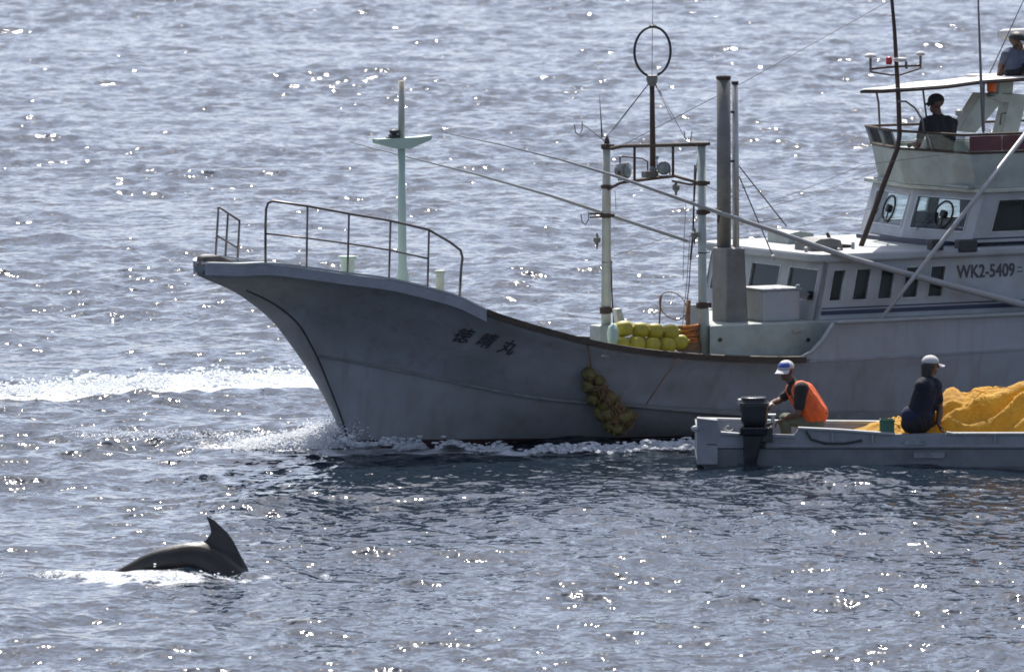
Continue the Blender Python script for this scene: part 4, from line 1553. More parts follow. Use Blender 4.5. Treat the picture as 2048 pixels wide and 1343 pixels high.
# gear on the cabin roof
gr = SP(1668, 503, -.7)
def lump(name, c, sx_, sy_, sz_, mat, parent, seed=0, freq=6.0, amp=.25, seg=20, rings=12, label=None):
    v, f = ball((0, 0, 0), 1.0, seg, rings)
    out = []
    for x, y, z in v:
        d = 1 + amp * noise.noise(Vector((x, y, z)) * freq * .3 + Vector((seed, seed * 2.1, 0))) + amp * .5 * noise.noise(Vector((x, y, z)) * freq + Vector((seed, 0, 5)))
        out.append((c[0] + x * sx_ * d, c[1] + y * sy_ * d, c[2] + z * sz_ * d))
    o = mesh_obj(name, out, f, mat, parent, smooth=True)
    if label: o['label'] = label
    return o


slab('roof_winch', [(1622, 503), (1624, 487), (1640, 478), (1664, 476), (1682, 480), (1688, 503)], -.95, -.55, M['stack'], boat)
slab('roof_box', [(1575, 500), (1577, 467), (1600, 462), (1628, 466), (1628, 500)], .3, .8, M['green'], boat)
tube_obj('roof_cleat', [SP(1654, 465, -.6), SP(1662, 484, -.6), SP(1680, 492, -.6), SP(1704, 492, -.6)], [.02, .03, .03, .018], M['rust'], boat)
tube_obj('roof_post', [SP(1706, 504, -.8), SP(1706, 484, -.8)], .022, M['white'], boat)
for px, py in [(1612, 500), (1677, 502), (1546, 516)]:
    c = SP(px, py, -1.0)
    MB().lathe([(.03, -.04), (.015, -.01), (.028, .0), (.028, .03), (.01, .045)], c, n=9).build('roof_fitting', M['steel'], boat)

# ------------------------------------------------------------------ the skiff
YN = G(1700, 934).y
SK = Vector((WY(1720, 900, YN).x, YN, 0))
skiff = empty('skiff', SK)
tag(skiff, 'low open grey skiff carrying two people and a heap of golden net', 'skiff')
BEAM = 1.62
YF = YN + BEAM


def KP(px, py, y=0.0):
    return WY(px, py, YN + y) - SK


def prof_fn(pts, y):
    P = [KP(a, b, y) for a, b in pts]
    xs = [p.x for p in P]; zs = [p.z for p in P]
    return lambda x: float(np.interp(x, xs, zs))


near_top = [(1394, 838), (1434, 841), (1443, 865), (1588, 869), (1599, 855), (1680, 860), (1790, 868), (1868, 866), (1900, 867), (2048, 867), (2500, 862)]
far_top = [(1360, 836), (1434, 838), (1500, 841), (2048, 846), (2500, 838)]
ft = prof_fn(far_top, BEAM); nt = prof_fn(near_top, 0)
xsn = sorted(set([KP(a, b).x for a, b in near_top] + list(np.linspace(KP(1394, 838).x, KP(2480, 862).x, 40))))
XL = xsn[0]; XR = xsn[-1]
m = MB()


def taper(x):
    t = max(0, (x - (XR - 1.2)) / 1.2)
    return 1 - .75 * t * t


cols = []
for x in xsn:
    tp = taper(x)
    sl = .09 if x < XL + .02 else .0
    zt_ = nt(x)
    f_ = lambda y: BEAM / 2 + (y - BEAM / 2) * tp
    zmid = min(.21, zt_ - .06)
    cols.append([(x, f_(0.0), zt_), (x, f_(.012), zmid + .02), (x, f_(.055), zmid), (x + sl, f_(.13), .0), (x + sl, f_(.25), -.18),
                 (x + sl, f_(BEAM - .25), -.18), (x + sl, f_(BEAM - .13), .0), (x, f_(BEAM - .055), .2), (x, f_(BEAM), ft(x)),
                 (x, f_(BEAM - .06), ft(x)), (x, f_(BEAM - .12), .09), (x, f_(.14), .09), (x, f_(.06), min(zt_, zt_))])
nC = len(cols[0])
for c_ in cols:
    m.v += c_
for i in range(len(cols) - 1):
    for k in range(nC):
        a = i * nC + k; b = i * nC + (k + 1) % nC
        m.f.append((a, b, b + nC, a + nC))
m.f.append(tuple(range(nC))[::-1])
m.f.append(tuple((len(cols) - 1) * nC + k for k in range(nC)))
sk_hull = m.build('skiff_hull', M['skiff'], skiff)


def beam_along(name, pix, y, w, h, mat, parent=skiff):
    P = [KP(a, b, y) for a, b in pix]
    mm = MB()
    for p in P:
        mm.v += [(p.x, p.y - w / 2, p.z - h), (p.x, p.y + w / 2, p.z - h), (p.x, p.y + w / 2, p.z), (p.x, p.y - w / 2, p.z)]
    for i in range(len(P) - 1):
        for k in range(4):
            a = i * 4 + k; b = i * 4 + (k + 1) % 4
            mm.f.append((a, a + 4, b + 4, b))
    mm.f += [(0, 1, 2, 3), tuple((len(P) - 1) * 4 + k for k in range(4))[::-1]]
    return mm.build(name, mat, parent, bevel=.006)


beam_along('gunwale', [(1596, 853), (1680, 857), (1790, 865)], .02, .10, .028, M['white'])
beam_along('gunwale', [(1893, 862), (1905, 864), (2048, 864), (2400, 860)], .02, .10, .028, M['white'])
beam_along('gunwale', [(1441, 862), (1478, 865)], .02, .10, .03, M['white'])
beam_along('gunwale', [(1394, 834), (1476, 836), (1560, 839), (2048, 843), (2400, 838)], BEAM - .02, .10, .035, M['white'])
beam_along('gunwale', [(1440, 868), (1592, 872)], .03, .08, .02, M['skiff'])
beam_along('rub_strake', [(1412, 886), (1600, 889), (2048, 889), (2400, 886)], .03, .05, .022, M['band'])
a = KP(1394, 836); b = KP(1436, 840)
MB().hexa([(a.x, .005, .03), (b.x, .005, .03), (b.x, .19, .03), (a.x, .19, .03), (a.x, .005, a.z + .006), (b.x, .005, b.z + .003), (b.x, .19, b.z + .003), (a.x, .19, a.z + .006)]).build('stern_locker', M['skiff'], skiff, bevel=.012)
c = KP(1390, 857, .0)
v, f = ball((0, 0, 0), .04)
MB().box(a.x + .002, a.x + .05, .195, BEAM - .07, .03, KP(1394, 838, BEAM).z).build('transom_board', M['skiff'], skiff)
mesh_obj('stern_fender', [(c.x + x * 1.2, c.y + y, c.z + z) for x, y, z in v], f, M['white'], skiff, True)
tube_obj('mooring_line', [KP(1446, 858, .1), KP(1456, 851, .1), KP(1470, 856, .12), KP(1460, 862, .1), KP(1449, 859, .12)], .009, M['white'], skiff, 6)
# marks and fittings on the near side
for name, x0, y0, x1, y1, mt in [('faded_mark', 1808, 881, 1850, 889, 'crate_green'), ('scuff_patch', 1828, 905, 1890, 916, 'dark')]:
    p = KP(x0, y1, 0); q = KP(x1, y0, 0)
    yy = .06 if y0 > 900 else .005
    MB().box(p.x, q.x, yy - .012, yy + .002, p.z, q.z).build(name, paint(name, (0.13, 0.17, 0.19) if mt != 'dark' else (0.16, 0.16, 0.18), .7, (0.3, 0.32, 0.34), 12, .9), skiff)
tube_obj('fender_rope', [KP(1612, 862, -.02), KP(1622, 878, -.03), KP(1650, 886, -.03), KP(1690, 886, -.03), KP(1724, 880, -.02)], .014, M['dark'], skiff, 7)
for px in (1665, 1745, 1990):
    p = KP(px, 866, -.012)
    MB().box(p.x - .012, p.x + .012, -.02, .0, p.z - .11, p.z).build('gunwale_strap', M['band'], skiff)
MB().box(XL + .6, XL + .85, .1, BEAM - .1, .095, .24).build('thwart', M['skiff'], skiff, bevel=.01)
q = KP(1830, 866, .1)
MB().box(q.x - .05, q.x + .22, .1, BEAM - .1, .095, .20).build('thwart', M['skiff'], skiff, bevel=.01)

# outboard motor clamped on the cut-down quarter
oc = KP(1508, 862, 0)
mo = empty('outboard_motor', SK + Vector((oc.x, -.06, oc.z)))
tag(mo, 'black outboard motor on the quarter of the skiff', 'outboard motor')


def superbox(c, sx_, sy_, z0, z1, taper_b=1.0, taper_t=1.0, n=20, rings=10, p=4.0):
    v, f = [], []
    for j in range(rings + 1):
        t = j / rings
        z = z0 + (z1 - z0) * t
        s = taper_b * (1 - t) + taper_t * t
        e = (1 - abs(2 * t - 1) ** 7) ** .25 if 0 < t < 1 else 0.72
        for i in range(n):
            a = 2 * math.pi * i / n
            ca, sa = math.cos(a), math.sin(a)
            r = (abs(ca) ** p + abs(sa) ** p) ** (-1 / p)
            v.append((c[0] + sx_ * r * ca * s * e, c[1] + sy_ * r * sa * s * e, z))
    for j in range(rings):
        for i in range(n):
            a = j * n + i; b = j * n + (i + 1) % n
            f.append((a, b, b + n, a + n))
    f.append(tuple(range(n))[::-1]); f.append(tuple(rings * n + i for i in range(n)))
    return v, f


s1 = 1 / 168.5
v, f = superbox((0, 0, 0), .175, .165, 10 * s1, 68 * s1, .86, 1.0)
mesh_obj('cowling', v, f, M['motor'], mo, True)
v, f = superbox((0, 0, 0), .180, .17, 55 * s1, 60 * s1, 1, 1)
mesh_obj('cowling_seam', v, f, M['dark'], mo, True)
v, f = superbox((-.005, 0, 0), .155, .14, 65 * s1, 70 * s1, 1, .96)
mesh_obj('cowling_top', v, f, M['motor'], mo, True)
MB().hexa([(-.165, -.11, -.04), (.14, -.11, -.04), (.14, .11, -.04), (-.165, .11, -.04), (-.175, -.13, .065), (.16, -.13, .065), (.16, .13, .065), (-.175, .13, .065)]).build('midsection', M['motor'], mo, bevel=.02)
MB().hexa([(-.12, -.05, -.48), (.0, -.05, -.48), (.0, .05, -.48), (-.12, .05, -.48), (-.13, -.08, -.03), (.11, -.08, -.03), (.11, .08, -.03), (-.13, .08, -.03)]).build('drive_leg', M['motor'], mo, bevel=.02)
MB().box(-.19, .05, -.08, .08, -.40, -.385).build('cavitation_plate', M['motor'], mo)
MB().tube([(-.18, 0, -.52), (-.12, 0, -.52), (.05, 0, -.52)], [.03, .045, .03], 10).build('gear_case', M['motor'], mo)
pr = MB()
for k in range(3):
    a = k * 2.094
    pr.hexa([(-.20, .02 * math.cos(a), -.52 + .02 * math.sin(a)), (-.18, .02 * math.cos(a), -.52 + .02 * math.sin(a)),
             (-.19, .1 * math.cos(a + .5), -.52 + .1 * math.sin(a + .5)), (-.21, .1 * math.cos(a + .5), -.52 + .1 * math.sin(a + .5)),
             (-.20, .02 * math.cos(a + .6), -.52 + .02 * math.sin(a + .6)), (-.18, .02 * math.cos(a + .6), -.52 + .02 * math.sin(a + .6)),
             (-.19, .1 * math.cos(a + .9), -.52 + .1 * math.sin(a + .9)), (-.21, .1 * math.cos(a + .9), -.52 + .1 * math.sin(a + .9))])
pr.build('propeller', M['motor'], mo)
MB().box(.06, .22, -.06, .26, -.12, .05).box(.08, .14, .05, .12, -.2, .02).build('clamp_bracket', M['black'], mo, bevel=.01)
tl = KP(1548, 803, .2) - oc
tube_obj('tiller', [(.14, .06, .05), (.22, .16, .10), (.24, .22, .16)], [.022, .02, .018], M['black'], mo)
MB().box(.165, .26, .04, .12, .18, .205).box(.2, .24, .04, .1, .10, .19).build('gear_lever', M['steel'], mo, bevel=.005)
MB().lathe([(.03, -.03), (.03, .03), (.015, .04)], (-.168, -.03, 60 * s1), (0, 0, 1), 10).build('cowl_latch', M['steel'], mo)

# fuel can and green crate
c = KP(1774, 866, .14)
cr_ = empty('plastic_crate', SK + Vector((c.x, .16, .205)))
tag(cr_, 'small dark green crate beside the dark-shirted person', 'crate')
w_, d_, h_ = .085, .11, KP(1774, 838, .14).z - .205
for nm, b_ in [('crate_base', (-w_, w_, -d_, d_, 0, .012)), ('crate_side', (-w_, w_, -d_, -d_ + .008, .013, h_)), ('crate_side', (-w_, w_, d_ - .008, d_, .013, h_)),
               ('crate_side', (-w_, -w_ + .008, -d_ + .009, d_ - .009, .013, h_)), ('crate_side', (w_ - .008, w_, -d_ + .009, d_ - .009, .013, h_)), ]:
    MB().box(*b_).build(nm, M['crate_green'], cr_)
MB().box(-w_ - .006, w_ + .006, -d_ - .006, -d_ + .004, h_ - .02, h_ + .002).build('crate_rim', M['crate_green'], cr_)
# brown basket by the tiller
c = KP(1556, 862, .35)
bk = empty('bait_basket', SK + Vector((c.x, .40, .095)))
tag(bk, 'round brown basket on the floor behind the motor', 'basket')
smooth_tubes(MB().lathe([(.11, 0), (.15, .09), (.165, .20), (.15, .205), (.14, .1), (.10, .02)], (0, 0, 0), n=20).build('basket_wall', M['rope'], bk))
tube_obj('basket_rim', [(.16 * math.cos(t * .3307), .16 * math.sin(t * .3307), .205) for t in range(20)], .012, M['rope'], bk, 6)

# ---- the heap of net
tp_pts = [(1700, 866), (1735, 858), (1765, 847), (1795, 838), (1830, 830), (1865, 812), (1884, 790), (1893, 778), (1908, 775), (1922, 783), (1935, 782), (1950, 770), (1985, 771),
          (2012, 770), (2048, 763), (2110, 756), (2180, 768), (2260, 800), (2330, 850), (2350, 862)]
NPT = [KP(a, b, .75) for a, b in tp_pts]
nx_, ny_ = 190, 60
v, f = [], []
x0, x1 = NPT[0].x, NPT[-1].x
xs_n = [p.x for p in NPT]; zs_n = [p.z for p in NPT]
for j in range(ny_ + 1):
    s = j / ny_
    y = .10 + (BEAM - .22) * s
    sh_ = math.sin(math.pi * min(1, s * 1.02)) ** .55 if 0 < s < 1 else 0
    for i in range(nx_ + 1):
        x = x0 + (x1 - x0) * i / nx_
        top_ = (float(np.interp(x, xs_n, zs_n)) - .10) * .95
        wv = noise.noise(Vector((x * 1.3, y * 1.5, 3.1)))
        # folds that sweep up to the right
        fold = 1 - abs(noise.noise(Vector((x * 1.1 + y * .5 + wv * .5, y * 6.2 - x * 1.9 + wv * 1.8, 1.7)))) * 2.2
        fold2 = 1 - abs(noise.noise(Vector((x * 2.6 + wv, y * 16 - x * 4.6 + wv * 4, 8.3)))) * 2.0
        lumps_ = noise.noise(Vector((x * 3.2, y * 3.2, 6.2)))
        fine = noise.noise(Vector((x * 26, y * 26, 2.2)))
        edge = min(1, s * 9, (1 - s) * 9)
        # the near skirt slumps over in lobes
        z = .10 + max(.0, top_) * sh_ * (1 + .07 * lumps_) + edge * (.10 * (fold - .50) + .020 * (fold2 - .4) + .003 * fine) * min(1, top_ * 6 + .25)
        z = max(z, .098)
        yy = y + .05 * lumps_ * edge
        v.append((x + .02 * fine, yy, z))
W_ = nx_ + 1
for j in range(ny_):
    for i in range(nx_):
        a = j * W_ + i
        f.append((a, a + 1, a + W_ + 1, a + W_))
no = mesh_obj('fishing_net', v, f, M['net'], None, True)
no.location = SK
tag(no, 'heap of golden yellow netting piled in the skiff', 'fishing net')
# loose loops of net twine and lobes spilling at the foot of the heap
nl = MB()
r2 = random.Random(5)
for k in range(26):
    x = r2.uniform(x0 + .4, x1 - .3); s = r2.uniform(.04, .5)
    y = .12 + (BEAM - .3) * s
    sh_ = math.sin(math.pi * s) ** .55
    z = .12 + max(0, float(np.interp(x, xs_n, zs_n)) - .1) * sh_
    pts = []
    ph = r2.uniform(0, 6); L_ = r2.uniform(.08, .3)
    for q_ in range(7):
        t = q_ / 6
        pts.append((x + L_ * (t - .5) * 1.6, y + .02 * math.sin(ph + t * 5) - .03, z + .02 * math.sin(ph * 2 + t * 7) + .05 * (t - .5)))
    nl.tube(pts, r2.uniform(.004, .008), 5)
nlo = nl.build('net_twine', M['net'], no); nlo['kind'] = 'stuff'


# ------------------------------------------------------------------ people
def capsule(a, b, ra, rb, n=12, k=5):
    a, b = Vector(a), Vector(b)
    t = (b - a); L_ = t.length
    if L_ < 1e-5:
        t = Vector((0, 0, 1)); L_ = 1e-4; b = a + t * L_
    t.normalize()
    pts, rs = [], []
    for i in range(k + 1):
        an = -math.pi / 2 + (math.pi / 2) * i / k
        pts.append(a + t * (ra * math.sin(an))); rs.append(max(1e-3, ra * math.cos(an)))
    for i in range(k + 1):
        an = (math.pi / 2) * i / k
        pts.append(b + t * (rb * math.sin(an))); rs.append(max(1e-3, rb * math.cos(an)))
    m_ = MB(); m_.tube(pts, rs, n)
    return m_.v, m_.f


def fuse(name, caps, voxel, mats, parent, extra=None, smooth_it=3):
    """grows one continuous skin round tapered limbs; each face takes the material of the limb nearest to it"""
    m_ = MB()
    for (a, b, ra, rb, mi) in caps:
        m_.add(*capsule(a, b, ra, rb))
    if extra:
        for v_, f_ in extra: m_.add(v_, f_)
    tmp = mesh_obj('tmp_fuse', m_.v, m_.f)
    r_ = tmp.modifiers.new('r', 'REMESH'); r_.mode = 'VOXEL'; r_.voxel_size = voxel; r_.adaptivity = 0
    s_ = tmp.modifiers.new('s', 'SMOOTH'); s_.factor = .5; s_.iterations = smooth_it
    dg = bpy.context.evaluated_depsgraph_get(); dg.update()
    me = bpy.data.meshes.new_from_object(tmp.evaluated_get(dg))
    old = tmp.data
    bpy.data.objects.remove(tmp); bpy.data.meshes.remove(old)
    me.name = name
    me.materials.clear()
    for mt in mats: me.materials.append(mt)
    n_ = len(me.polygons)
    if len(mats) > 1 and n_:
        c_ = np.empty(n_ * 3, np.float32); me.polygons.foreach_get('center', c_); c_ = c_.reshape(-1, 3)
        best = np.full(n_, 1e9); mi_ = np.zeros(n_, np.int32)
        for (a, b, ra, rb, mi) in caps:
            a = np.array(a); b = np.array(b); d_ = b - a
            t_ = np.clip(((c_ - a) @ d_) / max(1e-9, d_ @ d_), 0, 1)
            dist = np.linalg.norm(c_ - a - t_[:, None] * d_, axis=1) - (ra + (rb - ra) * t_)
            w_ = dist < best
            best[w_] = dist[w_]; mi_[w_] = mi
        me.polygons.foreach_set('material_index', mi_)
    me.polygons.foreach_set('use_smooth', np.ones(n_, bool))
    o = link(bpy.data.objects.new(name, me))
    if parent: o.parent = parent
    return o


def hand_caps(w, dirv, palm_n, side, curl, mi):
    """palm, four bent fingers and a thumb"""
    d = Vector(dirv).normalized(); n_ = Vector(palm_n).normalized()
    n_ = (n_ - d * n_.dot(d)).normalized()
    s = d.cross(n_) * side
    w = Vector(w)
    out = []
    for k in (-1.2, -.4, .4, 1.2):
        out.append((w + s * k * .018 + d * .015, w + s * k * .021 + d * .078, .014, .0125, mi))
    for k, L_ in ((-1.5, .062), (-.5, .078), (.5, .073), (1.5, .055)):
        b0_ = w + s * k * .0185 + d * .078
        d1 = (d * math.cos(curl) + n_ * math.sin(curl)); d2 = (d * math.cos(curl * 2) + n_ * math.sin(curl * 2))
        b1 = b0_ + d1 * L_ * .5; b2 = b1 + d2 * L_ * .5
        out += [(b0_, b1, .0105, .0095, mi), (b1, b2, .0095, .0082, mi)]
    t0 = w - s * .028 + d * .022
    t1 = t0 + (d * .6 - s * .7 + n_ * .4).normalized() * .042
    t2 = t1 + (d * .85 + n_ * .5 - s * .1).normalized() * .032
    out += [(t0, t1, .0135, .0115, mi), (t1, t2, .0115, .0095, mi)]
    return out


def head_caps(c, fw, up, mi, hair_mi=None):
    c = Vector(c); fw = Vector(fw).normalized(); up = Vector(up)
    up = (up - fw * up.dot(fw)).normalized(); s = fw.cross(up)
    o = [(c - fw * .025 + up * .03, c + fw * .02 + up * .03, .083, .077, mi),
         (c + up * .01 + s * .02, c + up * .01 - s * .02, .07, .07, mi),
         (c + fw * .035 - up * .045, c + fw * .055 - up * .075, .052, .034, mi),         # jaw and chin
         (c + fw * .088 + up * .012, c + fw * .108 - up * .020, .011, .015, mi),         # nose
         (c + fw * .080 - up * .052 + s * .016, c + fw * .080 - up * .052 - s * .016, .012, .012, mi),  # lips
         (c + fw * .078 + up * .030 + s * .03, c + fw * .078 + up * .030 - s * .03, .014, .014, mi),    # brow
         (c + s * .082 + up * .012, c + s * .084 - up * .022, .014, .011, mi),
         (c - s * .082 + up * .012, c - s * .084 - up * .022, .014, .011, mi)]
    return o


def eyes(c, fw, up, parent):
    c = Vector(c); fw = Vector(fw).normalized(); up = Vector(up)
    up = (up - fw * up.dot(fw)).normalized(); s = fw.cross(up)
    for k in (-1, 1):
        v_, f_ = ball(c + fw * .083 + up * .008 + s * .031 * k, .012, 8, 6)
        mesh_obj('eye', v_, f_, M['hair'], parent, True)


def cap_obj(c, fw, up, parent, mat, brim_mat=None, front_mat=None, r=.104, brim=.085):
    c = Vector(c); fw = Vector(fw).normalized(); up = Vector(up)
    up = (up - fw * up.dot(fw)).normalized(); s = fw.cross(up)
    v_, f_ = [], []
    n_, k_ = 22, 7
    base = c + up * .032
    for j in range(k_ + 1):
        a = math.pi / 2 * j / k_
        for i in range(n_):
            b_ = 2 * math.pi * i / n_
            rr = r * math.cos(a) if j < k_ else .004
            v_.append(base + fw * rr * 1.06 * math.cos(b_) + s * rr * .94 * math.sin(b_) + up * (r * .92 * math.sin(a) ** .9) - fw * .004)
    for j in range(k_):
        for i in range(n_):
            a = j * n_ + i; b = j * n_ + (i + 1) % n_
            f_.append((a, b, b + n_, a + n_))
    f_.append(tuple(k_ * n_ + i for i in range(n_)))
    f_.append(tuple(range(n_))[::-1])
    mi_ = []
    for q in f_:
        cc_ = sum((Vector(v_[i]) for i in q), Vector()) / len(q)
        mi_.append(1 if front_mat and (cc_ - base).dot(fw) > .03 and .015 < (cc_ - base).dot(up) < .075 else 0)
    o = mesh_obj('cap', v_, f_, None, parent, True, mats=[mat, front_mat or mat], mi=mi_)
    bm_ = MB()
    for L_ in (0, 1):
        for i in range(9):
            a = math.radians(-62 + 124 * i / 8)
            e0_ = base + fw * r * 1.03 * math.cos(a) + s * r * .93 * math.sin(a) - up * .002
            e1_ = base + fw * (r * 1.03 * math.cos(a) + brim * math.cos(a * .9)) + s * r * .98 * math.sin(a) - up * (.022 + .02 * abs(math.sin(a)))
            bm_.v += [tuple(e0_ - up * .006 * L_), tuple(e1_ - up * .006 * L_)]
    for i in range(8):
        a = i * 2
        bm_.f += [(a, a + 1, a + 3, a + 2), (18 + a, 18 + a + 2, 18 + a + 3, 18 + a + 1), (a + 1, 19 + a, 21 + a, a + 3)]
    bm_.f += [(0, 18, 19, 1), (16, 17, 35, 34)]
    bm_.build('cap_brim', brim_mat or mat, o, smooth=False)
    return o


def person(label, base, J, look, up, mats, group=None, voxel=.0085, sleeves='short', bulk=1.0):
    """J: joints in metres from the base. mats: [skin, shirt, trousers, shoes]"""
    root = empty('person', base)
    tag(root, label, 'person', group)
    g = {k: Vector(v_) for k, v_ in J.items()}
    sl, sr = g['shl'], g['shr']; hl, hr = g['hipl'], g['hipr']
    nk, ch_, pv = g['neck'], g['chest'], g['pelvis']
    caps = []
    mid = (sl + sr) / 2
    for a_, b_ in ((sl, hl), (sr, hr)):
        p_ = a_.lerp(mid, .42); q_ = b_
        caps.append((p_, p_.lerp(q_, .55), .098, .092, 1)); caps.append((p_.lerp(q_, .55), q_, .092, .098, 1))
    caps.append((ch_, pv, .115, .115, 1))
    caps.append((sl, sr, .066, .066, 1))
    caps.append((mid, nk, .080, .058, 1)); caps.append((sl.lerp(mid, .35), nk, .055, .050, 1)); caps.append((sr.lerp(mid, .35), nk, .055, .050, 1))
    caps.append((pv, (hl + hr) / 2, .12, .12, 2)); caps.append((hl, hr, .105, .105, 2))
    caps.append((nk, g['head'] - Vector((0, 0, .05)), .058, .056, 0))
    caps += head_caps(g['head'], look, up, 0)
    for s_, side in (('l', 1), ('r', -1)):
        S_, E_, H_ = g['sh' + s_], g['el' + s_], g['wr' + s_]
        m_sl = S_.lerp(E_, .62)
        caps.append((S_, m_sl, .060, .052, 1)); caps.append((m_sl, E_, .044, .039, 0 if sleeves == 'short' else 1))
        caps.append((E_, E_.lerp(H_, .35), .040, .042, 0 if sleeves == 'short' else 1)); caps.append((E_.lerp(H_, .35), H_, .042, .027, 0 if sleeves == 'short' else 1))
        d = (H_ - E_).normalized()
        hd = g.get('hd' + s_, d); pn = g.get('pn' + s_, Vector((0, 0, -1)))
        caps += hand_caps(H_, hd, pn, side, .55, 0)
        K_, A_ = g['kn' + s_], g['an' + s_]; hp = g['hip' + s_]
        caps.append((hp, K_, .088, .062, 2)); caps.append((K_, K_.lerp(A_, .35), .060, .058, 2)); caps.append((K_.lerp(A_, .35), A_, .058, .040, 2))
        ft_ = g.get('ft' + s_, Vector((Vector(look).x, Vector(look).y, 0)).normalized())
        caps.append((A_ + Vector((0, 0, -.035)), A_ + ft_ * .15 + Vector((0, 0, -.045)), .042, .032, 3))
    caps = [(a_, b_, ra * (bulk if m_ in (1, 2) else 1), rb * (bulk if m_ in (1, 2) else 1), m_) for a_, b_, ra, rb, m_ in caps]
    body = fuse('body', caps, voxel, mats, root)
    eyes(g['head'], look, up, root)
    return root, g


# the man at the motor, leaning towards it, in an orange vest
BY = .72
B1 = SK + KP(1622, 852, BY)
def j1(px, py, dy=0.0):
    return WY(px, py, YN + BY + dy) - B1


J = dict(head=j1(1572, 741), neck=j1(1585, 764), chest=j1(1604, 786), pelvis=j1(1626, 836),
         shl=j1(1603, 779, -.17), ell=j1(1597, 826, -.24), wrl=j1(1566, 838, -.20),
         shr=j1(1586, 779, .17), elr=j1(1556, 802, .10), wrr=j1(1543, 806, -.28),
         hipl=j1(1628, 844, -.10), hipr=j1(1628, 844, .11), knl=j1(1568, 838, -.16), knr=j1(1570, 836, .18),
         anl=j1(1574, 886, -.16), anr=j1(1576, 884, .2), hdr=Vector((-.4, -.8, -.2)), hdl=Vector((-.9, 0, -.4)),
         ftl=Vector((-1, 0, 0)), ftr=Vector((-1, 0, 0)))
look1 = Vector((-.52, -.82, -.14))
p1_, g1 = person('man in an orange vest and white cap leaning over the outboard motor', B1, J, look1, (0, 0, 1),
                 [M['skin'], M['black_cloth'], M['green_cloth'], M['black_cloth']], bulk=1.1)
cap_obj(g1['head'], look1, (0, 0, 1), p1_, M['cap_white'], M['cap_white'], M['cap_blue'])
# vest: a padded shell round the trunk, with arm holes and an open front
mid1 = (g1['shl'] + g1['shr']) / 2
vc = []
for a_, b_ in ((g1['shl'], g1['hipl']), (g1['shr'], g1['hipr'])):
    p_ = a_.lerp(mid1, .30) + Vector((0.012, 0, -.01)); q_ = a_.lerp(mid1, .2).lerp(b_, .70) + Vector((.035, 0, .01))
    vc += [(p_, q_, .122, .158, 0)]
vc.append((g1['chest'] + Vector((.03, 0, 0)), g1['pelvis'] + Vector((.035, 0, .06)), .14, .15, 0))
vc.append((mid1 + Vector((.02, -.09, .03)), mid1 + Vector((.02, .09, .03)), .065, .065, 0))
fuse('life_vest', vc, .012, [M['vest']], p1_)
for k in (0.3, .62):
    p_ = g1['chest'].lerp(g1['pelvis'], k)
    pts = [p_ + Vector((math.cos(t) * .192 + .03, math.sin(t) * .23, math.sin(t) * .0 - math.cos(t) * .05)) for t in [2 * math.pi * i / 20 for i in range(21)]]
    tube_obj('vest_strap', pts, .009, M['black_cloth'], p1_, 5)
# near sleeve over the vest
fuse('sleeve', [(g1['shl'] + Vector((0, -.015, .01)), g1['shl'].lerp(g1['ell'], .66), .092, .074, 0)], .012, [M['black_cloth']], p1_)

# the person in a dark shirt sitting on the near gunwale, looking out to the right
B2 = SK + KP(1830, 862, .12)
def j2(px, py, dy=0.0):
    return WY(px, py, YN + .12 + dy) - B2


J = dict(head=j2(1861, 731, .12), neck=j2(1856, 757, .10), chest=j2(1852, 782, .05), pelvis=j2(1832, 838),
         shl=j2(1842, 772, -.08), ell=j2(1850, 815, -.16) , wrl=j2(1862, 846, .02),
         shr=j2(1872, 774, .16), elr=j2(1880, 815, .14), wrr=j2(1877, 848, .02),
         hipl=j2(1822, 846, -.02), hipr=j2(1842, 846, .14), knl=j2(1862, 850, .28), knr=j2(1868, 850, .42),
         anl=j2(1866, 890, .36), anr=j2(1878, 888, .5), hdr=Vector((.35, -.1, -.9)), pnr=Vector((1, 0, 0)),
         hdl=Vector((.3, .6, -.2)), ftl=Vector((.8, .5, 0)), ftr=Vector((.8, .5, 0)))
J['ell'] = j2(1862, 812, .1); J['wrl'] = j2(1868, 838, .25)
look2 = Vector((.86, .50, -.05))
p2_, g2 = person('dark-shirted person in a pale cap seated on the skiff gunwale beside the net', B2, J, look2, (0, 0, 1),
                 [M['skin'], M['navy_cloth'], M['black_cloth'], M['black_cloth']], bulk=1.18)
cap_obj(g2['head'], look2, (0, 0, 1), p2_, M['cap_white'], M['cap_white'])
fuse('hair', [(g2['head'] - look2 * .045 + Vector((0, 0, .0)), g2['head'] - look2 * .05 + Vector((-.01, 0, -.12)), .078, .06, 0),
              (g2['head'] - look2 * .02 + Vector((0, -.05, -.02)), g2['head'] - look2 * .03 + Vector((0, -.05, -.12)), .05, .045, 0)], .012, [M['hair']], p2_)
fuse('shorts', [(g2['hipl'], g2['hipr'], .125, .125, 0), (g2['hipl'], g2['hipl'].lerp(g2['knl'], .6), .115, .085, 0), (g2['hipr'], g2['hipr'].lerp(g2['knr'], .6), .115, .085, 0)], .013, [M['black_cloth']], p2_)
c_ = g2['pelvis'] + Vector((0.0, 0, .045))
fuse('shirt_hem', [(c_ + Vector((-.055, -.02, 0)), c_ + Vector((.075, .06, 0)), .128, .125, 0)], .013, [M['blue_cloth']], p2_)


def on_boat(px, py, y):
    q = SP(px, py, y)
    return ORG + SX_ * q.x + SY_ * q.y + Vector((0, 0, q.z))


# the helmsman on the flying bridge
B3 = on_boat(1878, 345, -.35)
def j3(px, py, dy=0.0):
    return WY(px, py, B3.y + dy) - B3


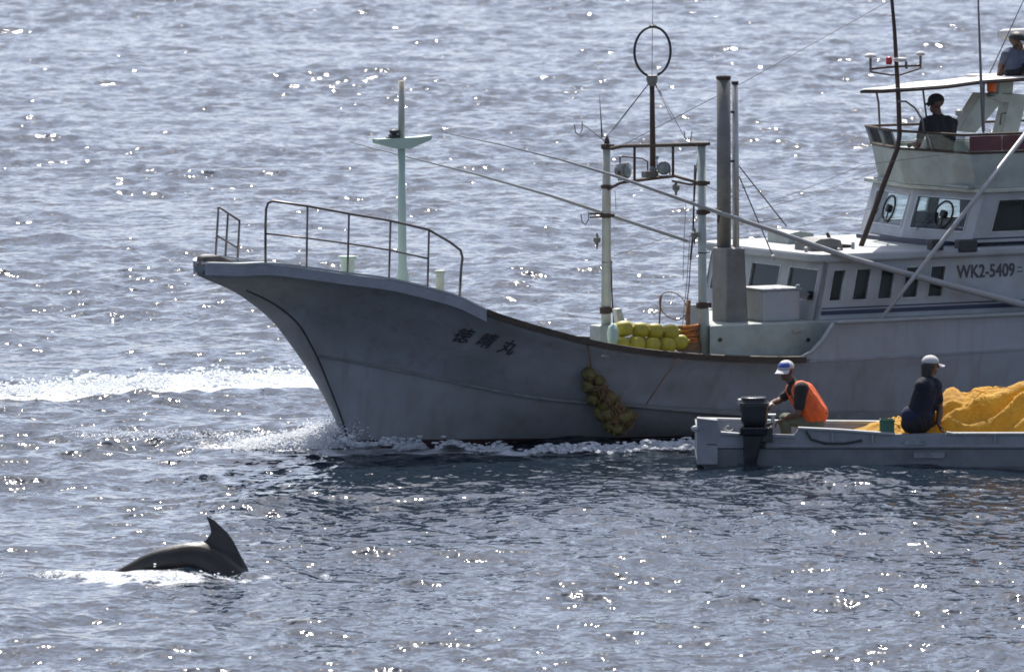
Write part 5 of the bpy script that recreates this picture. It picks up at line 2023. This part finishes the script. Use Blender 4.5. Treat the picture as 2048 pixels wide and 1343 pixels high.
fl_z = zf0 + .03 + ORG.z - B3.z
J = dict(head=j3(1872, 207), neck=j3(1875, 230), chest=j3(1880, 262), pelvis=j3(1884, 318),
         shl=j3(1849, 246, -.14), ell=j3(1836, 290, -.2), wrl=j3(1826, 288, -.05),
         shr=j3(1906, 246, .12), elr=j3(1902, 296, .2), wrr=j3(1868, 296, .3),
         hipl=j3(1876, 325, -.1), hipr=j3(1892, 325, .1), knl=j3(1858, 322, -.14), knr=j3(1864, 322, .14),
         anl=Vector((j3(1884, 0).x, -.14, fl_z + .09)), anr=Vector((j3(1890, 0).x, .14, fl_z + .09)),
         ftl=Vector((-.3, -.2, 0)), ftr=Vector((-.3, .2, 0)))
J['knl'].z = max(J['knl'].z, fl_z + .12); J['knr'].z = max(J['knr'].z, fl_z + .12)
look3 = Vector((-.88, -.35, -.10))
p3_, g3 = person('dark silhouetted helmsman seated behind the windscreen of the flying bridge', B3, J, look3, (0, 0, 1),
                 [M['skin'], M['black_cloth'], M['black_cloth'], M['black_cloth']])
cap_obj(g3['head'], look3, (0, 0, 1), p3_, M['black_cloth'], M['black_cloth'], None, .102, .05)
sb = SP(1884, 332, -.35)
MB().box(sb.x - .22, sb.x + .25, -.58, -.1, zf0 + .032, max(zf0 + .06, B3.z - ORG.z + j3(0, 325).z - .10)).build('bridge_seat', M['black'], fb, bevel=.02)

# the man sitting on the hard top
B4 = on_boat(2030, 150, -.1)
def j4(px, py, dy=0.0):
    return WY(px, py, B4.y + dy) - B4


J = dict(head=j4(2034, 84), neck=j4(2032, 102), chest=j4(2030, 116), pelvis=j4(2030, 140),
         shl=j4(2012, 110, -.12), ell=j4(2003, 128, -.1), wrl=j4(1999, 146, -.05),
         shr=j4(2052, 110, .12), elr=j4(2062, 130, .1), wrr=j4(2050, 146, -.1),
         hipl=j4(2026, 144, -.06), hipr=j4(2040, 144, .08), knl=j4(2006, 134, .22), knr=j4(2056, 134, -.1),
         anl=j4(2000, 150, .45), anr=j4(2076, 150, .1), ftl=Vector((-1, .4, 0)), ftr=Vector((1, .2, 0)))
look4 = Vector((.90, -.2, -.15))
p4_, g4 = person('man in a slate blue shirt and dark cap sitting on the hard top', B4, J, look4, (0, 0, 1),
                 [M['skin'], M['grey_cloth'], M['black_cloth'], M['black_cloth']])
cap_obj(g4['head'], look4, (0, 0, 1), p4_, M['hair'], M['canvas'], None, .108, .09)


# ------------------------------------------------------------------ floats, ropes and gear on deck
def float_mesh(name, r, mat, seed, sx_=1.15, sz_=.95):
    r3 = random.Random(seed)
    v_, f_ = ball((0, 0, 0), 1.0, 14, 10)
    out = []
    for x, y, z in v_:
        d = 1 + .03 * noise.noise(Vector((x, y, z)) * 2 + Vector((seed, 0, 0)))
        q = (abs(x) ** 2.6 + abs(y) ** 2.6 + abs(z) ** 2.6) ** (-1 / 2.6) if (x or y or z) else 1
        out.append((x * q * r * sx_ * d, y * q * r * d, z * q * r * sz_ * d))
    me = bpy.data.meshes.new(name)
    me.from_pydata(out, [], f_); me.update()
    me.materials.append(mat)
    me.polygons.foreach_set('use_smooth', [True] * len(f_))
    return me


def lug_mesh(r, mat):
    m_ = MB()
    m_.lathe([(.022, -.01), (.022, .012), (.012, .025)], (r * 1.14, 0, 0), (1, 0, 0), 8)
    me = bpy.data.meshes.new('float_lug'); me.from_pydata(m_.v, [], m_.f); me.update(); me.materials.append(mat)
    return me


fmesh = [float_mesh('float_shell', .098, M['float'], k) for k in range(3)]
flug = lug_mesh(.098, M['float'])


def put_float(loc, rot, mesh, lug, label, group, sc=1.0):
    e = empty('fishing_float', loc)
    e.rotation_euler = rot; e.scale = (sc, sc, sc)
    tag(e, label, 'float', group)
    o = link(bpy.data.objects.new('float_shell', mesh)); o.parent = e
    for s in (0, 1):
        l_ = link(bpy.data.objects.new('float_lug', lug)); l_.parent = e; l_.rotation_euler = (0, 0, math.pi * s)
    return e


fl_pos = [(1247, 657), (1279, 660), (1308, 662), (1339, 664), (1241, 688), (1272, 687), (1303, 689), (1334, 690), (1358, 684)]
lab = ['yellow float at the bow end of the upper row on deck', 'second yellow float of the upper row on deck', 'third yellow float of the upper row on deck',
       'large yellow float at the stern end of the upper row', 'yellow float at the bow end of the lower row behind the rail',
       'second yellow float of the lower row behind the rail', 'third yellow float of the lower row behind the rail',
       'fourth yellow float of the lower row behind the rail', 'yellow float of the lower row beside the orange rope']
for k, (px, py) in enumerate(fl_pos):
    q = SP(px, py, -1.25 if k < 4 else -1.32)
    w = ORG + SX_ * q.x + SY_ * q.y + Vector((0, 0, q.z))
    put_float(w, (rnd.uniform(-.2, .2), rnd.uniform(-.12, .12), YAW - .35 + rnd.uniform(-.2, .2)), fmesh[k % 3], flug, lab[k], 'yellow floats stacked on deck', 1.04 if k < 4 else 1.0)
# the pallet box they are heaped on
q0_ = SP(1235, 704, -1.35); q1_ = SP(1400, 716, -1.35)
zfl = min(q0_.z, q1_.z)
zpal = SP(1300, 706, -1.32).z
MB().box(q0_.x + .05, q1_.x, -1.36, -.9, Zs(q1_.x) - .28, zpal).build('float_pallet', M['grey_wood'], boat)

# floats hanging over the side in a bunch
om = [float_mesh('float_shell', .088, M['old_float'], 20 + k, 1.05, 1.0) for k in range(3)]
olug = lug_mesh(.088, M['old_float'])
hang = [(1178, 748), (1197, 760), (1175, 773), (1202, 782), (1186, 797), (1218, 795), (1204, 812), (1228, 812), (1214, 828), (1240, 824), (1203, 832),
        (1256, 832), (1228, 842), (1248, 848), (1236, 858), (1220, 850), (1190, 778), (1210, 806), (1200, 822), (1232, 828), (1246, 836)]
hl_ = ['topmost', 'second from the top', 'third from the top', 'fourth from the top', 'fifth from the top', 'sixth from the top', 'seventh from the top', 'eighth from the top']
for k, (px, py) in enumerate(hang):
    q = side_point(px, py)
    d_out = .10 + .05 * ((k * 7) % 3) / 2
    q = SP(px, py, q.y - d_out)
    w = ORG + SX_ * q.x + SY_ * q.y + Vector((0, 0, q.z))
    lb = (hl_[k] + ' brown float of the bunch hanging on the hull') if k < 8 else 'weedy brown float in the lower half of the bunch on the hull'
    e = put_float(w, (rnd.uniform(-1, 1), rnd.uniform(-1, 1), rnd.uniform(0, 3)), om[k % 3], olug, lb, 'brown floats bunched on the hull' if k < 8 else 'lower floats of the bunch on the hull', rnd.uniform(.72, 1.05))
hb_ = empty('hanging_rope', boat.location, YAW)
tag(hb_, 'thin rope and slack netting that hold the bunch of floats', 'rope')
ptl = [(1172, 690), (1174, 720), (1180, 750), (1196, 790), (1214, 820), (1238, 852)]
tube_obj('rope_line', [side_point(a, b) + Vector((0, -.05 - .03 * (k % 2), 0)) for k, (a, b) in enumerate(ptl)], .009, M['rope'], hb_, 6)
nw = MB()
for k in range(150):
    a = hang[rnd.randrange(len(hang))]; b = hang[rnd.randrange(len(hang))]
    if abs(a[0] - b[0]) + abs(a[1] - b[1]) > 50: continue
    qa = side_point(*a) + Vector((0, -.22, 0)); qb = side_point(*b) + Vector((0, -.22, 0))
    nw.tube([qa + Vector((rnd.uniform(-.06, .06), 0, rnd.uniform(-.05, .05))), (qa + qb) / 2 + Vector((rnd.uniform(-.05, .05), -.03, rnd.uniform(-.08, .03))), qb + Vector((rnd.uniform(-.06, .06), .03, rnd.uniform(-.06, .05)))], rnd.uniform(.004, .010), 5)
nwo = nw.build('slack_netting', M['rope'], hb_); nwo['kind'] = 'stuff'

# orange and brown rope heap
rp = empty('rope_heap', boat.location, YAW)
tag(rp, 'heap of orange and brown rope against the near gantry post', 'rope')
hc = SP(1378, 678, -1.15)
for j, (mt, nn_, sc) in enumerate([(M['orange_rope'], 9, 1.0), (M['rope'], 9, 1.15)]):
    pts = []
    for k in range(nn_ * 12):
        t = k / 12 * 2 * math.pi
        r_ = (.10 + .05 * noise.noise(Vector((k * .13, j * 3.0, 0)))) * sc
        pts.append(Vector((hc.x + r_ * 1.15 * math.cos(t) + .04 * noise.noise(Vector((k * .21, 5 + j, 0))), hc.y + .03 * j + r_ * math.sin(t) * .7,
                           hc.z - .17 + .34 * k / (nn_ * 12) + .03 * noise.noise(Vector((k * .3, 0, j + 2.0))))))
    tube_obj('rope_coil', pts, .021, mt, rp, 6)
lump('rope_bulk', (hc.x, hc.y, hc.z - .22), .15, .14, .24, M['rope'], rp, 4, 8, .3)
# landing net hoop
hn = empty('landing_net', boat.location, YAW)
tag(hn, 'round landing net with a thin brown hoop standing above the floats', 'landing net')
hcn = SP(1346, 611, -.9)
pts = [Vector((hcn.x + .185 * math.cos(t), -.9 + .10 * math.sin(t), hcn.z + .165 * math.sin(t))) for t in [2 * math.pi * i / 26 for i in range(27)]]
tube_obj('hoop', pts, .006, M['rope'], hn, 6)
tube_obj('handle', [SP(1322, 590, -.9), SP(1319, 640, -.9), SP(1318, 700, -.9)], .012, M['rope'], hn, 6)
nm = MB()
for k in range(9):
    t = -1 + 2 * (k + .5) / 9
    w_ = math.sqrt(1 - t * t)
    nm.tube([(hcn.x + .185 * t, -.9 - .1 * w_, hcn.z - .165 * w_), (hcn.x + .185 * t, -.9 + .16, hcn.z), (hcn.x + .185 * t, -.9 + .1 * w_, hcn.z + .165 * w_)], .0016, 4)
    nm.tube([(hcn.x - .185 * w_, -.9 + .1 * t, hcn.z + .165 * t), (hcn.x, -.9 + .18, hcn.z + .165 * t), (hcn.x + .185 * w_, -.9 + .1 * t, hcn.z + .165 * t)], .0016, 4)
nmo = nm.build('net_mesh', M['wire'], hn); nmo['kind'] = 'stuff'
slab('tilted_board', [(1232, 618), (1243, 616), (1249, 640), (1252, 665), (1240, 665)], -.7, -.6, M['cream'], boat)
tube_obj('wooden_stake', [SP(1374, 705, -1.0), SP(1377, 600, -1.0)], .030, M['rope'], boat, 8)
m = MB()
q = SP(1205, 690, -1.45)
MB().box(q.x - .08, q.x + .12, -1.56, -1.42, q.z - .14, q.z + .02).build('fairlead_block', M['cream'], boat, bevel=.015)
q = SP(1226, 668, -1.4)
lump('fairlead_bag', (q.x, q.y, q.z), .07, .08, .13, M['mint'], boat, 3, 5, .3)

# ------------------------------------------------------------------ the dolphin
DY = G(380, 1153).y
D0 = Vector((WY(370, 1150, DY).x, DY, 0))
def dp(px, py, y=0.0):
    return WY(px, py, DY + y) - D0


# back line in the photograph, continued under water at both ends: (px, py of the back, half height m, half width m)
spine = [(60, 1215, .02, .035), (110, 1200, .035, .045), (175, 1172, .06, .055), (245, 1135, .085, .07), (290, 1110, .13, .10), (340, 1094, .18, .14),
         (390, 1087, .215, .17), (430, 1097, .235, .19), (465, 1122, .24, .20), (500, 1155, .235, .195), (540, 1195, .21, .18), (575, 1235, .17, .15), (605, 1270, .12, .11), (632, 1300, .06, .06), (665, 1330, .035, .035), (690, 1350, .01, .012)]
P_ = []
for px, py, hh, hw in spine:
    P_.append((dp(px, py), hh, hw))
m_ = MB()
# smooth resampling
def cr(a, b, c, d, t):
    return .5 * ((2 * b) + (-a + c) * t + (2 * a - 5 * b + 4 * c - d) * t * t + (-a + 3 * b - 3 * c + d) * t ** 3)


rings_ = []
n0 = len(P_)
for i in range(n0 - 1):
    for k in range(5):
        t = k / 5
        idx_ = [max(0, i - 1), i, i + 1, min(n0 - 1, i + 2)]
        top_ = cr(*[P_[q][0] for q in idx_], t)
        hh = cr(*[P_[q][1] for q in idx_], t); hw = cr(*[P_[q][2] for q in idx_], t)
        rings_.append((top_, max(.008, hh), max(.008, hw)))
NR = 20
for i, (tp_, hh, hw) in enumerate(rings_):
    nxt = rings_[min(len(rings_) - 1, i + 1)][0]; prv = rings_[max(0, i - 1)][0]
    tg = (nxt - prv).normalized(); nrm = Vector((-tg.z, 0, tg.x))
    if nrm.z < 0: nrm = -nrm
    cen = tp_ - nrm * hh
    for k in range(NR):
        a = 2 * math.pi * k / NR
        m_.v.append(tuple(cen + nrm * hh * math.cos(a) + Vector((0, 1, 0)) * hw * math.sin(a)))
for i in range(len(rings_) - 1):
    for k in range(NR):
        a = i * NR + k; b = i * NR + (k + 1) % NR
        m_.f.append((a, b, b + NR, a + NR))
m_.f.append(tuple(range(NR))[::-1]); m_.f.append(tuple((len(rings_) - 1) * NR + k for k in range(NR)))
# dorsal fin: outline in the photograph, lens section
lead = [(500, 1158), (490, 1134), (479, 1114), (471, 1098), (462, 1082), (451, 1067), (437, 1054), (426, 1044), (415, 1037), (409, 1035)]
trail = [(330, 1120), (372, 1098), (397, 1088), (407, 1083), (413, 1076), (417, 1068), (416, 1060), (413, 1050), (409, 1041), (408, 1036)]
fm_ = MB()
NF = 12
for k in range(10):
    A_ = dp(*trail[k]); B_ = dp(*lead[k])
    c_ = (A_ + B_) / 2; half = (B_ - A_) / 2
    th = half.length * .15 + .006 + (.03 if k < 2 else 0)
    for i in range(NF):
        a = 2 * math.pi * i / NF
        fm_.v.append(tuple(c_ + half * math.cos(a) + Vector((0, 1, 0)) * th * math.sin(a) * (1 if math.cos(a) > 0 else 1)))
for k in range(9):
    for i in range(NF):
        a = k * NF + i; b = k * NF + (i + 1) % NF
        fm_.f.append((a, b, b + NF, a + NF))
fm_.f.append(tuple(range(NF))[::-1]); fm_.f.append(tuple(9 * NF + i for i in range(NF)))
# flippers and flukes
fl2 = []
for s in (-1, 1):
    b0_ = dp(535, 1225, s * .15); fl2.append((b0_, b0_ + Vector((-.10, s * .22, -.14)), .055, .02, 0))
    t0_ = dp(62, 1216); fl2.append((t0_, t0_ + Vector((-.16, s * .26, -.02)), .035, .015, 0))
dol = fuse('dolphin', fl2, .010, [M['dolphin']], None, extra=[(m_.v, m_.f), (fm_.v, fm_.f)], smooth_it=9)
dol.location = D0 + Vector((.02, 0, .025))
tag(dol, 'dark dolphin arching out of the water with curved dorsal fin raised', 'dolphin')

# ------------------------------------------------------------------ foam and spray
fmat = bpy.data.materials.new('white_foam')
n, l = nodes_of(fmat)
p = n['Principled BSDF']
p.inputs['Base Color'].default_value = (.84, .86, .88, 1)
p.inputs['Roughness'].default_value = .35
tr = n.new('ShaderNodeBsdfTranslucent'); tr.inputs[0].default_value = (.93, .95, .97, 1)
x_ = n.new('ShaderNodeMixShader'); x_.inputs[0].default_value = .72
l.new(p.outputs[0], x_.inputs[1]); l.new(tr.outputs[0], x_.inputs[2]); l.new(x_.outputs[0], n['Material Output'].inputs[0])
dmat = bpy.data.materials.new('white_glint_drops')  # drops coloured white and translucent so that they sparkle
n, l = nodes_of(dmat)
p = n['Principled BSDF']
p.inputs['Base Color'].default_value = (.86, .89, .92, 1)
p.inputs['Roughness'].default_value = .10
p.inputs['IOR'].default_value = 1.333
tr = n.new('ShaderNodeBsdfTranslucent'); tr.inputs[0].default_value = (.93, .95, .97, 1)
x_ = n.new('ShaderNodeMixShader'); x_.inputs[0].default_value = .6
l.new(p.outputs[0], x_.inputs[1]); l.new(tr.outputs[0], x_.inputs[2]); l.new(x_.outputs[0], n['Material Output'].inputs[0])


def ico():
    t = (1 + 5 ** .5) / 2
    v_ = np.array([(-1, t, 0), (1, t, 0), (-1, -t, 0), (1, -t, 0), (0, -1, t), (0, 1, t), (0, -1, -t), (0, 1, -t), (t, 0, -1), (t, 0, 1), (-t, 0, -1), (-t, 0, 1)], float)
    v_ /= np.linalg.norm(v_[0])
    f_ = np.array([(0, 11, 5), (0, 5, 1), (0, 1, 7), (0, 7, 10), (0, 10, 11), (1, 5, 9), (5, 11, 4), (11, 10, 2), (10, 7, 6), (7, 1, 8), (3, 9, 4), (3, 4, 2), (3, 2, 6), (3, 6, 8), (3, 8, 9), (4, 9, 5), (2, 4, 11), (6, 2, 10), (8, 6, 7), (9, 8, 1)])
    return v_, f_


IV, IF = ico()
rg = np.random.default_rng(3)


def blobs(name, pts, radii, flat, mat, label):
    """many small lumps in one mesh"""
    n_ = len(pts)
    jit = 1 + .35 * rg.standard_normal((n_, 12, 1))
    st_ = np.stack([rg.uniform(.8, 1.7, n_), rg.uniform(.8, 1.3, n_), rg.uniform(.6, 1.0, n_) * flat], -1)[:, None, :]
    V_ = (IV[None] * jit * st_) * np.array(radii)[:, None, None] + np.array(pts)[:, None, :]
    F_ = (IF[None] + (np.arange(n_) * 12)[:, None, None]).reshape(-1, 3)
    V_ = V_.reshape(-1, 3)
    me = bpy.data.meshes.new(name)
    me.vertices.add(len(V_)); me.vertices.foreach_set('co', V_.astype(np.float32).ravel())
    me.loops.add(F_.size); me.loops.foreach_set('vertex_index', F_.astype(np.int32).ravel())
    me.polygons.add(len(F_)); me.polygons.foreach_set('loop_start', np.arange(0, F_.size, 3, dtype=np.int32))
    me.polygons.foreach_set('use_smooth', np.ones(len(F_), bool))
    me.update(); me.validate()
    me.materials.append(mat)
    o = link(bpy.data.objects.new(name, me))
    tag(o, label, kind='stuff')
    return o


def along_line(line, n_, w0, w1, bias=1.0, t0=0.0, t1=1.0):
    L_ = np.array(line)
    seg = np.linalg.norm(np.diff(L_, axis=0), axis=1); cum = np.concatenate([[0], np.cumsum(seg)]) / seg.sum()
    t = t0 + (t1 - t0) * rg.uniform(0, 1, n_) ** bias
    x = np.interp(t, cum, L_[:, 0]); y = np.interp(t, cum, L_[:, 1])
    w_ = w0 + (w1 - w0) * t
    # clumps: more lumps where a slow noise is high
    off = rg.normal(0, .42, n_) * w_
    return x + rg.normal(0, .1, n_), y + off, t


def clump(x, y, z, s, seed):
    k = np.array([noise.noise(Vector((a * s, b * s * .45, seed))) for a, b in zip(x, y)])
    return k


# wake of the boat's far side
x, y, t = along_line(wake_line, 3000, .8, 1.7, t0=.05, t1=.8)
k = clump(x, y, 0, 2.2, 4.4)
ok = k > -.12
x, y, t, k = x[ok], y[ok], t[ok], k[ok]
r_ = rg.uniform(.010, .030, len(x)) * (1 + .8 * np.clip(k, 0, 1))
z = .05 + np.clip(k, 0, 1) * .10 + rg.exponential(.02, len(x))
blobs('wake_foam', np.stack([x, y, z], -1), r_, .6, fmat, 'broken white wake foam streaming beyond the bow')
x, y, t = along_line(wake_line, 3200, .9, 2.0, t0=.05, t1=.8)
blobs('wake_glint_drops', np.stack([x, y, .07 + rg.exponential(.03, len(x))], -1), rg.uniform(.008, .018, len(x)), .9, dmat, 'white drops added over the wake for its sun glints')  # drops added to carry the sun glints of the wake
x, y, t = along_line(glit_line, 700, .7, .9)
blobs('ripple_glint_drops', np.stack([x, y, .05 + rg.exponential(.02, len(x))], -1), rg.uniform(.006, .014, len(x)), .9, dmat, 'white drops added for sun glints on the broken water ahead of the bow')  # drops added to carry the glitter here, with the chop
# bow wave thrown forward and along the side
x, y, t = along_line(bow_line, 11000, .9, .8, bias=.55)
k = clump(x, y, 0, 3.0, 9.1)
hh = np.clip(t, 0, 1) ** 1.8 * .36 + .03
z = rg.uniform(0, 1, len(x)) ** 2.2 * hh + .02
ok = k + .25 > z
x, y, z, t = x[ok], y[ok], z[ok], t[ok]
r_ = rg.uniform(.004, .016, len(x)) * (1.3 - .8 * z / .35)
blobs('bow_wave_foam', np.stack([x, y, z], -1), r_, .8, fmat, 'white bow wave foam piled round the stem')
x, y, t = along_line(side_line, 6000, .30, .30, t0=.0, t1=.97)
k = clump(x, y, 0, 2.6, 2.2)
ok = k > -.05 - .25 * (t > .5) + .12 * ((t > .42) & (t < .5))
x, y, t, k = x[ok], y[ok], t[ok], k[ok]
z = .015 + np.clip(k, 0, 1) * .12 * (.5 + (t < .5)) + rg.exponential(.014, len(x))
r_ = rg.uniform(.010, .034, len(x))
blobs('side_foam', np.stack([x, y, z], -1), r_, .6, fmat, 'line of foam running along the hull side')
# spray drops in the air over the bow wave
n_ = 1500
t = rg.uniform(0, 1, n_) ** .55
x = np.interp(t, [0, 1], [bow_line[0][0] + .3, bow_line[-1][0] + .1]) + rg.normal(0, .15, n_)
y = np.interp(t, [0, 1], [bow_line[0][1], bow_line[-1][1]]) + rg.normal(0, .35, n_)
z = rg.exponential(.10, n_) * (t ** 1.5) + .02
blobs('bow_spray', np.stack([x, y, z], -1), rg.uniform(.004, .011, n_), 1.0, dmat, 'fine spray drops flying off the bow')
# splash round the dolphin
x, y, t = along_line(dol_line, 5500, .26, .24)
c_ = np.exp(-((t - .50) / .22) ** 2)
k = clump(x, y, 0, 5.0, 7.7)
ok = (k + .30 * c_ - .16) > 0
x, y, t, k, c_ = x[ok], y[ok], t[ok], k[ok], c_[ok]
z = .005 + rg.exponential(.016, len(x)) * (.4 + c_) + np.clip(k, 0, 1) * .05 * c_
r_ = rg.uniform(.005, .017, len(x))
h_ = rg.uniform(0, 1, len(x)) < .4
blobs('dolphin_splash', np.stack([x, y, z], -1)[h_], r_[h_], .7, fmat, 'white splash along the flank of the dolphin')
blobs('dolphin_spray', np.stack([x, y, z + .005], -1)[~h_], r_[~h_] * .7, .9, dmat, 'glittering drops round the dolphin')
